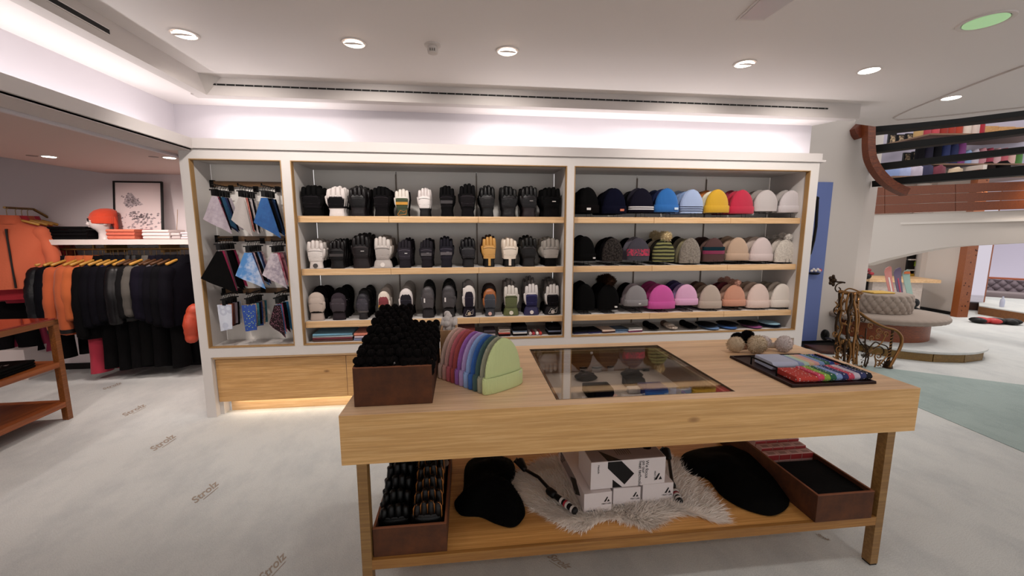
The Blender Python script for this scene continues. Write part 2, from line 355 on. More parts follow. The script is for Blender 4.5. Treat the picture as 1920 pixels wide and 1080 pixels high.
# blue panel on that wall
f = lambda x, y: PY(x, y, YA-.03)
bl = [f(1522, 341), f(1562, 342), f(1531, 637), f(1480, 640)]
tag(obj('blue_wall_panel', MB().poly([Vector((bl[0].x, YA-.005, bl[0].z)), Vector((bl[1].x, YA-.005, bl[0].z)), Vector((bl[1].x, YA-.005, .04)), Vector((bl[0].x, YA-.005, .04))], (0, -.03, 0)), mat('5A6AA0', 'paint')), 'tall blue panel on the wall right of the shelf cabinet', 'panel')
# mezzanine edge: knotty pine band above a white arched fascia
d0, d1 = 7.3, 5.4
def band(px, py): # point on the band's vertical plane
    return None
L0 = PD(1636, 402, d0); L1 = PD(1925, 392, d1); dv = (L1-L0); dv.z = 0
def onB(px, py, off=0):
    n = Vector((dv.y, -dv.x, 0)).normalized(); d = ray(px, py); t = (L0-EYEV).dot(n)/d.dot(n); return EYEV+d*t+n*off
nB = Vector((dv.y, -dv.x, 0)).normalized()
up = [onB(x, 402-(x-1636)*.034) for x in (1618, 2050)]
arch = [(2050, 446), (1920, 455), (1850, 458.5), (1800, 461), (1760, 465), (1720, 472), (1680, 481), (1650, 488), (1618, 498)]
fas = MB(); pts = [onB(1618, 404), onB(2050, 389)]+[onB(*q) for q in arch]
fas.poly(pts, -nB*.25); struct('wall_arch', fas, mat('CFC6BE', 'paint'))
struct('trim_8', MB().poly([onB(1690, 417, .02), onB(2050, 407, .02), onB(2050, 411, .02), onB(1690, 421, .02)], -nB*.02), mat('DCD4CC', 'paint'))
pb = thing('pine_band', 'reddish knotty pine board band along the edge of the upper landing', 'wood cladding', onB(1636, 400))
for (xa, xb) in ((1622, 1661), (1661, 1794), (1794, 2050)):
    ytop = lambda x: 352-(x-1636)*.042-(0 if x > 1650 else 0); ybot = lambda x: 402-(x-1636)*.034
    q = [onB(xa+1, ytop(xa), .03), onB(xb, ytop(xb), .03), onB(xb, ybot(xb), .03), onB(xa+1, ybot(xa), .03)]
    zt = (q[0].z+q[1].z)/2; zb_ = (q[2].z+q[3].z)/2
    for k in range(3):
        r0, r1 = k/3, (k+1)/3
        pp = [q[0].lerp(q[3], r0), q[1].lerp(q[2], r0), q[1].lerp(q[2], r1-.015), q[0].lerp(q[3], r1-.015)]
        obj('plank', MB().poly([v-pb.location for v in pp], -nB*.05), mat('8E481C', 'wood', col2='6A300F', scale=2.4), pb)
# ------------------------------------------------------------ the long display cabinet
YC = 3.605; ZO0, ZO1, ZT = .617, 2.175, 2.252
OP = [(-2.162, -1.470, 3.88), (-1.398, .922, 4.12), (.990, 3.300, 4.12)]
CW = mat('D3CDC9', 'paint')
cab = thing('display_cabinet', 'long white wall cabinet with three oak-edged bays of gloves and beanies above oak drawers', 'cabinet', (0, YC, 0))
fr = MB()
xs = [-2.232]+[v for o in OP for v in o[:2]]+[3.388]
for k in range(0, 8, 2): fr.box(xs[k], xs[k+1], 0, .05, ZO0, ZO1)
fr.box(xs[0], xs[-1], 0, .05, ZO1, ZT).box(xs[0], xs[-1], 0, .05, .535, ZO0)
fr.box(-2.232, -2.155, 0, .12, 0, .535).box(3.30, 3.388, 0, .12, 0, .535)
obj('face_frame', fr, CW, cab)
for (a, b, y) in OP:
    d = y-YC; BP = mat('F0EBE5', 'paint')
    obj('side_panel', MB().box(a-.022, a, .05, d, ZO0, ZO1), CW, cab); obj('side_panel', MB().box(b, b+.022, .05, d, ZO0, ZO1), CW, cab)
    obj('top_panel', MB().box(a-.02, b+.02, .05, d, ZO1, ZO1+.02), CW, cab); obj('bottom_panel', MB().box(a-.02, b+.02, .05, d, ZO0-.02, ZO0), CW, cab)
    e = .007
    obj('edge_trim', MB().box(a, a+e, -.003, .045, ZO0, ZO1).box(b-e, b, -.003, .045, ZO0, ZO1).box(a+e, b-e, -.003, .045, ZO1-e, ZO1).box(a+e, b-e, -.003, .045, ZO0, ZO0+e), EDGE, cab)
    js = [a, b] if y < 4 else ([a, PY(742, 323, y).x, PY(893, 325, y).x, b] if a < 0 else [a, PY(1195, 325, y).x, PY(1325, 327, y).x, b])
    for k in range(len(js)-1): obj('back_panel', MB().box(js[k]+.004, js[k+1]-.004, d, d+.015, ZO0, ZO1), BP, cab)
    obj('wall_rail', MB().box(js[0], js[-1], d+.018, d+.02, ZO0, ZO1), mat('4B403A'), cab)
    for x in js[1:-1]: obj('slotted_standard', MB().box(x-.007, x-.004, d-.008, d+.01, ZO0, ZO1-.03).box(x+.004, x+.007, d-.008, d+.01, ZO0, ZO1-.03).box(x-.004, x+.004, d+.002, d+.01, ZO0, ZO1-.03), mat('9a8d83', metal=.4), cab)
SH = [(1.676, 1.731), (1.222, 1.277), (.757, .812)]
YS = 3.665
for (a, b, y), js in ((OP[1], (733, 898)), (OP[2], (1222, 1363))):
    for n, (z0, z1) in enumerate(SH):
        s_ = obj('shelf', MB().box(a+.003, b-.003, YS-YC+.022, y-YC-.002, z0+.006, z1-.002), CW, cab)
        xx = [a+.003]+[PY(j, 510, YS).x for j in js]+[b-.003]
        for k in range(3): obj('oak_edge', MB().box(xx[k]+.0012, xx[k+1]-.0012, YS-YC, YS-YC+.022, z0, z1), OAKL, s_, bevel=.002)
# base: oak rail, recessed gap and drawers, lit plinth
obj('oak_rail', MB().box(-2.155, 3.30, .03, .05, .508, .535), OAKL, cab)
obj('grip_recess', MB().box(-2.155, 3.30, .075, .085, .47, .51), mat('8a5a34', 'wood', col2='70421f'), cab)
dx = [-2.152, PY(651, 700, 3.665).x, .28, 1.5, 2.4, 3.30]
for k in range(5): obj('drawer_front', MB().box(dx[k]+.002, dx[k+1]-.002, .045, .065, .118, .498), mat('DDB179', 'wood', col2='C99A60', scale=.9), cab, bevel=.002)
obj('plinth', MB().box(-2.10, 3.30, .13, .15, 0, .118), OAKL, cab)
obj('plinth_side', MB().box(-2.155, -2.125, .06, .15, 0, .118), CW, cab)

# ------------------------------------------------------------ gloves
def sring(cx, cy_, z, a, b, n=14, e=2.6):
    r = []
    for k in range(n):
        t = 2*PI*k/n; c, s = math.cos(t), math.sin(t)
        r.append((cx+a*abs(c)**(2/e)*(1 if c > 0 else -1), cy_+b*abs(s)**(2/e)*(1 if s > 0 else -1), z))
    return r
def glove_meshes(w, h, kind, flare, lob):
    # local frame: x width, z up, -y the back of the hand; origin at the bottom centre
    H = MB(); t = .026; zc = .30*h
    if kind == 'f':
        H.loft([sring(0, 0, z, a, t*q) for z, a, q in ((zc*.9, w*.36, .8), (.38*h, w*.40, 1), (.5*h, w*.43, 1.1), (.64*h, w*.46, 1), (.71*h, w*.43, .8))])
        fr_ = w*.122
        for k in range(4):
            x = (k-1.5)*w*.228; L = (.92, .985, 1.0, .95)[k] if lob > 0 else (.95, 1., .985, .91)[k]
            sp = -(k-1.5)*w*.012
            H.tube([(x, 0, .60*h), (x+sp*.4, -.004, .74*h), (x+sp, 0, L*h-fr_*.6)], [fr_*1.05, fr_*1.02, fr_*.88], 8, flat=1.15, rnd=True)
        s_ = -lob
        H.tube([(s_*w*.28, .004, .34*h), (s_*w*.40, .004, .48*h), (s_*w*.45, .002, .66*h)], [w*.12, w*.125, w*.10], 8, rnd=True)
    else:
        H.loft([sring(0, 0, z, a, t*q) for z, a, q in ((zc*.9, w*.36, .9), (.38*h, w*.42, 1.1), (.55*h, w*.47, 1.3), (.75*h, w*.47, 1.3), (.88*h, w*.40, 1.15), (.96*h, w*.26, .8), (h, w*.10, .35))])
        s_ = -lob
        H.tube([(s_*w*.28, -.004, .32*h), (s_*w*.40, -.010, .46*h), (s_*w*.44, -.012, .64*h)], [w*.12, w*.12, w*.09], 8, rnd=True)
    if kind == 't':   # three-finger lobster
        H.tube([(-w*.33, -.012, .5*h), (-w*.35, -.014, .9*h)], [w*.14, w*.12], 8, rnd=True)
    Cf = MB(); f0 = .37*w*(1+flare)
    Cf.loft([sring(0, 0, z, a, tt) for z, a, tt in ((0, f0, t*1.15), (.03*h, f0*1.02, t*1.25), (.12*h, f0*.96, t*1.15), (.2*h, f0*.84+.03*w, t*1.02), (.27*h, w*.385, t*.98), (.31*h, w*.40, t*1.02))])
    P = MB(); a = w*.40 if kind != 't' else w*.32; n = 8; nz_ = 8
    yy = -t*1.16 if kind == 'f' else -t*1.38
    za, zb = (.29, .66) if kind == 'f' else (.29, .82)
    vs = []
    for i in range(nz_+1):
        f = i/nz_; z = (za+(zb-za)*f)*h; aa = a*(.86+.14*math.sin(min(1, f*1.6)*PI/2)) if kind == 'f' else a*max(.3, (1-abs((f-.42)/.62)**4))**.5
        bb = (t*(1.04+.1*min(1, f*2)) if kind == 'f' else t*(1.02+.33*math.sin(min(1, f*1.7)*PI/2)))*(1 if f < .8 else 1-.10*(f-.8)/.2)
        for k in range(n+1):
            x = -aa+2*aa*k/n; q = min(1, abs(x)/(w*.455)); vs.append((x, -bb*(1-q**2.6)**(1/2.6)-.0022+(.003 if i in (0, nz_) else 0), z))
    P.add(vs, [(i*(n+1)+k, i*(n+1)+k+1, (i+1)*(n+1)+k+1, (i+1)*(n+1)+k) for i in range(nz_) for k in range(n)])
    F = MB()   # stripes on the fingers
    if kind == 'f':
        for k in range(4):
            x = (k-1.5)*w*.228; sp = -(k-1.5)*w*.012; L = (.92, .985, 1.0, .95)[k] if lob > 0 else (.95, 1., .985, .91)[k]
            F.tube([(x, -w*.075, .60*h), (x+sp*.4, -w*.08, .72*h), (x+sp, -w*.062, (L-.10)*h)], [w*.06, w*.06, w*.05], 6, rnd=True)
    Sm = MB().tube([(x*w*.40, -t*(1.22 if kind == 'f' else 1.36)*(1-.22*x*x)-.001, (.60+.03*(1-x*x))*h) for x in (-1, -.6, -.2, .2, .6, 1)], .0017, 4).tube([(x*w*.36, -t*(1.12)*(1-.2*x*x)-.001, (.42-.02*(1-x*x))*h) for x in (-1, -.5, 0, .5, 1)], .0015, 4)
    B = MB().add([(-a*.96, yy*1.02-.003, .42*h), (a*.96, yy*1.02-.003, .42*h), (a*.98, yy*1.02-.003, .52*h), (-a*.98, yy*1.02-.003, .52*h), (0, yy*1.1-.004, .42*h), (0, yy*1.1-.004, .52*h)], [(0, 4, 5, 3), (4, 1, 2, 5)])
    St = MB().loft([sring(0, 0, .27*h, w*.40, t*1.12), sring(0, 0, .335*h, w*.41, t*1.14)], (0, 0))
    Cd = MB().tube([(-w*.30, -t*1.25, .06*h), (-w*.1, -t*1.3, .22*h), (w*.12, -t*1.3, .16*h), (w*.30, -t*1.25, .24*h), (w*.26, -t*1.28, .08*h), (-w*.28, -t*1.28, .04*h)], .0018, 5)
    glove_meshes.seam = Sm
    return H, Cf, P, F, B, St, Cd
K = '17141a'
# columns: (x0, x1, y_top, y_bottom, kind f/m/t, flare, label, colours{main,panel,cuff,fingers,band,strap,cord,logo}, number behind, colour behind)
G1 = [
 (566, 608, 347, 403, 'f', .1, 'bulky all-black ski glove with dangling tag', dict(main='0e0c0e', panel='1a171a', cuff='0e0c0e', strap='201c20'), 4, None),
 (613, 652, 350, 403, 'f', .0, 'ski glove with white fingers, black back and white hem', dict(main='D6CCC8', panel='1c181b', cuff='D6CCC8', strap='1c181b'), 3, None),
 (655, 690, 349, 403, 'f', .05, 'black glove with shiny leather fingers and fabric back', dict(main='1d1517', panel='151013', cuff='251d20', kind='leather'), 4, None),
 (700, 733, 349, 403, 'f', .1, 'matt black glove with a tall index finger', dict(main='120f11', panel='1b171a', cuff='191417'), 4, None),
 (741, 769, 354, 402, 'f', .0, 'green glove with ochre band, white tips and orange cord', dict(main='D8D0C6', panel='36402c', cuff='36402c', fingers='36402c', band='C08A34', cord='D07A1E'), 2, '1b171a'),
 (784, 809, 352, 403, 'f', .0, 'white leather glove with black finger seams and black cuff', dict(main='D2C8C5', panel='DAD2CF', cuff='151215', fingers='DAD2CF', kind='leather'), 3, None),
 (824, 852, 348, 403, 'f', .05, 'black glove with a grey zip line across the back', dict(main='110f12', panel='1c191c', cuff='151215', band='3a3638'), 3, None),
 (861, 893, 345, 403, 'f', .0, 'tallest black glove with padded knuckle panel', dict(main='131114', panel='231f22', cuff='1b181b', strap='0c0a0c'), 3, None),
 (899, 929, 349, 403, 'f', .0, 'black leather glove with tan stripes down the fingers', dict(main='141113', panel='201c1e', cuff='171416', fingers='B89A55', kind='leather'), 2, None),
 (937, 970, 349, 403, 'f', .0, 'black quilted glove right of the tan-striped glove', dict(main='120f11', panel='19161a', cuff='1d181b', kind='puffer'), 3, None),
 (975, 1008, 348, 403, 'f', .0, 'black leather glove with small grey badge', dict(main='161214', panel='1c181b', cuff='2a2022', logo='8d8684', kind='leather'), 3, None),
 (1015, 1051, 350, 403, 'f', .1, 'black glove with white slanting logo marks, last on the right', dict(main='0d0b0d', panel='100e10', cuff='151113', logo='D8D0CC'), 3, None)]
G2 = [
 (577, 611, 450, 499, 'f', .0, 'white leather glove with white cuff over a black base', dict(main='CFC5C0', panel='D6CDC8', cuff='D2C8C3', strap='D6CDC8', kind='leather', badge='4a4444'), 4, 'A39A94'),
 (618, 650, 450, 503, 'f', .1, 'black leather glove beside the white leather glove', dict(main='1c1517', panel='161214', cuff='1c1718', band='3a3535', kind='leather'), 5, None),
 (661, 696, 440, 502, 'f', .2, 'tall black gauntlet glove with flared cuff', dict(main='1d1719', panel='272021', cuff='2b2324', logo='A8A19E', kind='leather'), 5, None),
 (703, 735, 443, 502, 'f', .45, 'pale grey gauntlet glove with white round badge', dict(main='C8BFB9', panel='A79E99', cuff='B3AAA5', fingers='A79E99', strap='958c88', badge='E0DAD6'), 4, '8a7d74'),
 (747, 773, 449, 500, 'f', .1, 'charcoal glove with small white lettering on the back', dict(main='2c282e', panel='322e35', cuff='2a262c', logo='D2CCCC'), 4, None),
 (788, 813, 449, 501, 'f', .05, 'charcoal glove with grey zip and white pull', dict(main='29262c', panel='2f2b31', cuff='29252a', band='4d484b', logo='C9C2C2'), 3, None),
 (824, 851, 446, 502, 'f', .0, 'dark navy grey glove with slanted zip', dict(main='26242c', panel='2d2a33', cuff='28252d', band='5a5457', logo='BDB6B8'), 2, None),
 (864, 893, 447, 501, 'f', -.05, 'glossy black leather glove with quilted knuckles', dict(main='17141a', panel='2a282c', cuff='242124', strap='100e10', kind='leather'), 3, None),
 (904, 931, 443, 500, 'f', -.05, 'tan leather glove with black cuff and tan strap', dict(main='BE8B45', panel='C49350', cuff='17130f', strap='C49350', tab='C99A55', kind='leather'), 2, '3b1f17'),
 (941, 970, 446, 499, 'f', -.05, 'cream leather glove with black cuff and cream strap', dict(main='D9C9B8', panel='DCCDBD', cuff='171314', strap='DCCDBD', tab='DCCDBD', kind='leather'), 2, 'D9C9B8'),
 (975, 1007, 444, 498, 'f', .0, 'black leather glove next to the cream glove', dict(main='18140f', panel='1d191a', cuff='211c1d', kind='leather'), 3, '18140f'),
 (1015, 1049, 446, 497, 'f', -.15, 'grey glove with pale finger stripes and black cuff', dict(main='8d867f', panel='989089', cuff='131011', fingers='C4BCB2'), 3, 'A8A095')]
G3 = [
 (580, 612, 548, 601, 'm', .1, 'beige mitten with a black strap', dict(main='B7A69B', panel='BFAEA3', cuff='B09F95', strap='141112'), 4, '151214'),
 (622, 652, 549, 601, 'm', .1, 'plum-grey mitten with grey cuff', dict(main='352d33', panel='3a3238', cuff='322b30', strap='1d191b'), 4, '0f0d0f'),
 (670, 694, 550, 599, 'm', -.1, 'quilted charcoal mitten with leather cuff', dict(main='2c2930', panel='38343c', cuff='2b282a', strap='57514f', kind='puffer'), 4, '0f0d0f'),
 (710, 733, 546, 596, 'm', .0, 'maroon mitten with ochre band, cream tip and orange cord', dict(main='D8CABD', panel='7E3238', cuff='7E3238', band='C08A34', cord='D0C8B8'), 3, '9b9088'),
 (750, 776, 541, 596, 'm', .1, 'dark mitten with a white tip', dict(main='D5CCCA', panel='2b2830', cuff='2c2930', strap='1a171a'), 3, '8d857f'),
 (791, 816, 537, 597, 'm', .2, 'grey puffer mitten with gathered cuff and white side label', dict(main='413d3f', panel='4a4547', cuff='2c282a', strap='211d1f', kind='puffer', logo='E0DAD8'), 3, '0f0d0f'),
 (829, 855, 535, 596, 'm', .2, 'darker grey puffer mitten with white label, right of its twin', dict(main='383436', panel='423e40', cuff='2a2628', strap='1d191b', kind='puffer', logo='E0DAD8'), 3, '0f0d0f'),
 (868, 892, 535, 595, 't', .3, 'three-finger ski mitten with white tip and dark purple back', dict(main='D6CDC8', panel='2b2633', cuff='2a2531', strap='1d1922', badge='B9A88E', cord='C9C0BA'), 2, '77716f'),
 (906, 931, 541, 594, 'm', -.05, 'orange-brown leather mitten with slate panel', dict(main='9B5A2E', panel='3a3d45', cuff='33363d', strap='2b2d33', badge='D9B0A6', kind='leather'), 3, '2c1512'),
 (944, 972, 534, 593, 'f', .35, 'olive green gauntlet glove with white fingers and badge', dict(main='CFC8C0', panel='565C38', cuff='5A6039', fingers='565C38', strap='4b5131', badge='DDD6CC'), 3, '77716d'),
 (983, 1009, 531, 592, 'f', .45, 'navy gauntlet glove with white fingers and badge', dict(main='CFC8C6', panel='272548', cuff='2a274e', fingers='272548', strap='1f1d3b', badge='DDD6D0'), 3, '77716f'),
 (1022, 1048, 532, 590, 'f', .5, 'black gauntlet glove with white fingers and badge', dict(main='CFC8C4', panel='1d191d', cuff='1f1b20', fingers='1d191d', strap='151215', badge='C9BFBA', cord='CFC8C4'), 3, '6f6966')]
COL = ['leftmost', 'second', 'third', 'fourth', 'fifth', 'sixth', 'seventh', 'eighth', 'ninth', 'tenth', 'eleventh', 'rightmost']
ORD = ['second', 'third', 'fourth', 'fifth', 'sixth']
def glove_row(rows, zs, rowname):
    for ci, (x0, x1, yt, yb, kind, fl, lab, c, nb, cb) in enumerate(rows):
        Yf = YS+.075
        pa, pb_ = PY(x0, yb, Yf), PY(x1, yb, Yf); w = (pb_.x-pa.x)*1.02; cx = (pa.x+pb_.x)/2
        h = PY((x0+x1)/2, yt, Yf).z - zs
        H, Cf, P, F, B, St, Cd = glove_meshes(w, h, kind, fl, 1 if ci % 3 else -1)
        kk = c.get('kind', 'fabric'); M_ = lambda q, kd=kk: mat(c[q], kd)
        nm = 'ski_glove' if kind == 'f' else 'ski_mitten'; ct = 'glove' if kind == 'f' else 'mitten'
        t = thing(nm, lab+', '+rowname+' shelf front', ct, (cx, Yf, zs), group='gloves on the %s shelf' % rowname)
        obj('hand', H, M_('main'), t, smooth=60); obj('cuff', Cf, mat(c['cuff'], 'puffer' if fl > .3 else kk), t, smooth=50)
        obj('back_panel', P, mat(c['panel'], kk), t, smooth=60)
        lc_ = lin(c['panel']); obj('seam', glove_meshes.seam, mat('%02X%02X%02X' % tuple(int(v*(.45 if sum(lc_) > .15 else 1.9)) for v in bytes.fromhex(c['panel'])), 'plain'), t)
        if 'fingers' in c: obj('finger_panel', F, mat(c['fingers'], kk), t, smooth=60)
        if 'band' in c: obj('band', B, mat(c['band'], 'fabric'), t)
        if 'strap' in c: obj('strap', St, mat(c['strap'], 'fabric'), t, smooth=40)
        if 'cord' in c: obj('cord', Cd, mat(c['cord']), t, smooth=40)
        if 'tab' in c: obj('pull_tab', MB().box(-w*.08, w*.08, -.034, -.030, .01, h*.27), mat(c['tab'], 'leather'), t, bevel=.001)
        if 'badge' in c: obj('badge', MB().loft([[(w*.13*math.cos(k*PI/6), y, .10*h+w*.13*math.sin(k*PI/6)) for k in range(12)] for y in (-.028, -.0355)]), mat(c['badge']), t)
        if 'logo' in c:
            z = .5*h; obj('logo', MB().box(-w*.28, -w*.18, -.042, -.030, z, z+h*.13) if kind != 'f' else MB().box(w*.02, w*.2, -.034, -.030, z, z+h*.025), mat(c['logo']), t)
        for k in range(nb):
            y = Yf+.075*(k+1)
            if y > 4.05: break
            cc = mat(cb, kk) if cb else None
            m_ = {} if not cb else dict(hand=cc, back_panel=cc, finger_panel=cc, strap=cc, cuff=mat('151214', 'fabric') if cb else cc)
            sc = (1.0+.03*math.sin(ci+k), 1, 1.02+.05*math.sin(2*k+ci)+(.10 if cb and rows is G3 else 0))
            l2 = '%s %s from the front in the %s column of the %s glove shelf' % (ORD[k], ct, COL[ci], rowname)
            dup(t, (cx+random.uniform(-.006, .006), y, zs), l2, rot=(0, 0, random.uniform(-.12, .12)), mats=m_, scale=sc)
glove_row(G1, SH[0][1], 'top'); glove_row(G2, SH[1][1], 'middle'); glove_row(G3, SH[2][1], 'lower')

# ------------------------------------------------------------ beanies
def hat_meshes(w, h, style):
    # origin at bottom centre, x width, z up
    t = .036; cr = MB(); rg = []
    z0 = .0 if style == 'plain' else .02*h
    for k in range(13):
        u = k/12; z = z0+(h-z0)*math.sin(u*PI/2)
        s_ = (1-max(0, (z/h-.26)/.74)**2.0)**.52 if z/h > .26 else 1
        s_ = max(s_, .06); a = w*.5*(.95+.05*min(1, z/h/.35))*s_
        ring = []
        for j in range(26):
            tt = 2*PI*j/26; c, s2 = math.cos(tt), math.sin(tt); g = 1
            if style == 'gather' and z/h > .5: g = 1-.10*(z/h-.5)*2*(.5+.5*math.cos(7*tt))
            ring.append((a*g*abs(c)**.85*(1 if c > 0 else -1), t*(.35+.65*s_)*g*abs(s2)**.85*(1 if s2 > 0 else -1), z))
        rg.append(ring)
    cr.loft(rg)
    cf = MB(); e = .0085
    def cring(z, o): return [((w*.5*.97+o)*abs(math.cos(q))**.85*(1 if math.cos(q) > 0 else -1), (t+o)*abs(math.sin(q))**.85*(1 if math.sin(q) > 0 else -1), z) for q in [2*PI*j/26 for j in range(26)]]
    cf.loft([cring(.0, 0), cring(.0, e), cring(.02*h, e*1.5), cring(.27*h, e*1.5), cring(.31*h, e), cring(.305*h, -.002)], (1, 0))
    return cr, cf
def pom_mesh(r, n=420, seed=3, L=.5):
    m = MB().ball((0, 0, 0), r*.78, 12, 8); rnd = random.Random(seed); pts = []
    for k in range(n):
        v = Vector((rnd.gauss(0, 1), rnd.gauss(0, 1), rnd.gauss(0, 1))).normalized(); pts.append((v*r*.74, v))
    return m.fur(pts, r*L, r*.07, seed)
# columns: x0,x1,ytop,ybot, style, label, colour, extra, list of colours behind
N_ = '14121a'
H1 = [
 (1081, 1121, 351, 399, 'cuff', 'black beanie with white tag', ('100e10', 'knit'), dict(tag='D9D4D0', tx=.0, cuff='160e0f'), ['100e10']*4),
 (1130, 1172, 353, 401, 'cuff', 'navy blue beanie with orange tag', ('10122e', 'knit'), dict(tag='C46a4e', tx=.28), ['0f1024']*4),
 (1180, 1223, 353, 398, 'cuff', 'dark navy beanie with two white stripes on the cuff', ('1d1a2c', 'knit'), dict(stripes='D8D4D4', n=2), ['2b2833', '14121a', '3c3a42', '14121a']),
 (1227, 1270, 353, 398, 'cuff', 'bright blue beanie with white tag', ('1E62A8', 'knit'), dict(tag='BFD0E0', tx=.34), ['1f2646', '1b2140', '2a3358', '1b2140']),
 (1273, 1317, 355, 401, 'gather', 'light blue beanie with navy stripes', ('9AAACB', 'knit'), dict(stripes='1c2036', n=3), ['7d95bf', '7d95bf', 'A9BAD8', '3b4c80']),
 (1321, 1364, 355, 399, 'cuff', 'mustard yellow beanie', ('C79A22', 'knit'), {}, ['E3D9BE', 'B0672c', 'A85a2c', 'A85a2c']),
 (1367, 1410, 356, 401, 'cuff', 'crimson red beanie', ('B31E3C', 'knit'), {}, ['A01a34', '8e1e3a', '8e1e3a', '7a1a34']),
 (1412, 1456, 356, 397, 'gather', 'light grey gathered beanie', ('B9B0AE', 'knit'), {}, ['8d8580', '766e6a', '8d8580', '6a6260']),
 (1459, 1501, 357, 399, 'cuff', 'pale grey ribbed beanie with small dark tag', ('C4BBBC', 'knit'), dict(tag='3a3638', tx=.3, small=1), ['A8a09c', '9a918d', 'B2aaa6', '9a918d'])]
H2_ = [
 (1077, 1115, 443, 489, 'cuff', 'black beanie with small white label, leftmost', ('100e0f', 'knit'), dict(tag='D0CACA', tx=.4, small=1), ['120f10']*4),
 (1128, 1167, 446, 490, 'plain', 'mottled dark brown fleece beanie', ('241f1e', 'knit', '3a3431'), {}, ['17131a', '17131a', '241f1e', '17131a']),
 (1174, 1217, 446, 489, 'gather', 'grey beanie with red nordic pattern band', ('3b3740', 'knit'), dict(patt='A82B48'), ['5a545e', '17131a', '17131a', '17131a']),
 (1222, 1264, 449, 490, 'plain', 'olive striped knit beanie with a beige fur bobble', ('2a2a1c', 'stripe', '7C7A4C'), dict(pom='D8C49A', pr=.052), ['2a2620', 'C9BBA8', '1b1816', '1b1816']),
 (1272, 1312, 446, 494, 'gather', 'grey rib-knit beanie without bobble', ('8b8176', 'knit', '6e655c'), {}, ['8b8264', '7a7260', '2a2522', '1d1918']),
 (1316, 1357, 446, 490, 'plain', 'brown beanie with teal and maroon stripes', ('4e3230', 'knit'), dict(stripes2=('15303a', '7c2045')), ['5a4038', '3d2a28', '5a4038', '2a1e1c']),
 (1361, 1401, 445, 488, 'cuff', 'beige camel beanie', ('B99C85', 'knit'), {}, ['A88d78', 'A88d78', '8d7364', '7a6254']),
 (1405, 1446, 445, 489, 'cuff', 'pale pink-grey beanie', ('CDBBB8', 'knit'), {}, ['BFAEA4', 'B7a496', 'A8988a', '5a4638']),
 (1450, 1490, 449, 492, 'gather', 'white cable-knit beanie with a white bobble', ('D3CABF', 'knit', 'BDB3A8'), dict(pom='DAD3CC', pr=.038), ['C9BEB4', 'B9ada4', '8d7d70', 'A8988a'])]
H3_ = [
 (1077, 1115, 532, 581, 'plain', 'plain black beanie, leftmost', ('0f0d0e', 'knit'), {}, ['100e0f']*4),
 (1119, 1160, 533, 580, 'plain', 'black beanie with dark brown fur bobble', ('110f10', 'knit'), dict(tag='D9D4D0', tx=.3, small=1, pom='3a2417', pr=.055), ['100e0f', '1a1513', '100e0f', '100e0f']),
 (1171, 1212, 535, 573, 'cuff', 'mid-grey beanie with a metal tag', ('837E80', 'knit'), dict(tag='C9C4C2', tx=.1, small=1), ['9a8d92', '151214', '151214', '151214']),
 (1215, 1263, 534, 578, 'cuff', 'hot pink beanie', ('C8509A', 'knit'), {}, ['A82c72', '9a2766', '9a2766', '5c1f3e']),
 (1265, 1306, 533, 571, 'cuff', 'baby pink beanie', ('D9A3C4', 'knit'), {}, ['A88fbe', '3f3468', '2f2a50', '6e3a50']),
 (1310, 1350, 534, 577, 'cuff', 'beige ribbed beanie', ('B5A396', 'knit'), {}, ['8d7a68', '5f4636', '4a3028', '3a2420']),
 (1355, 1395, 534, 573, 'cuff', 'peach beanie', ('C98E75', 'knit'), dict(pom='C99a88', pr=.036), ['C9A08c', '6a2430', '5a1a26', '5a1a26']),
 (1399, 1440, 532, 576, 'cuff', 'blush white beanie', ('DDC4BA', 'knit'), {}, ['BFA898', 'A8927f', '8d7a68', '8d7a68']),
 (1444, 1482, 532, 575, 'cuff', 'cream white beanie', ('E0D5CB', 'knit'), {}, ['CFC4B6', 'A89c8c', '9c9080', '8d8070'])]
POM = {}
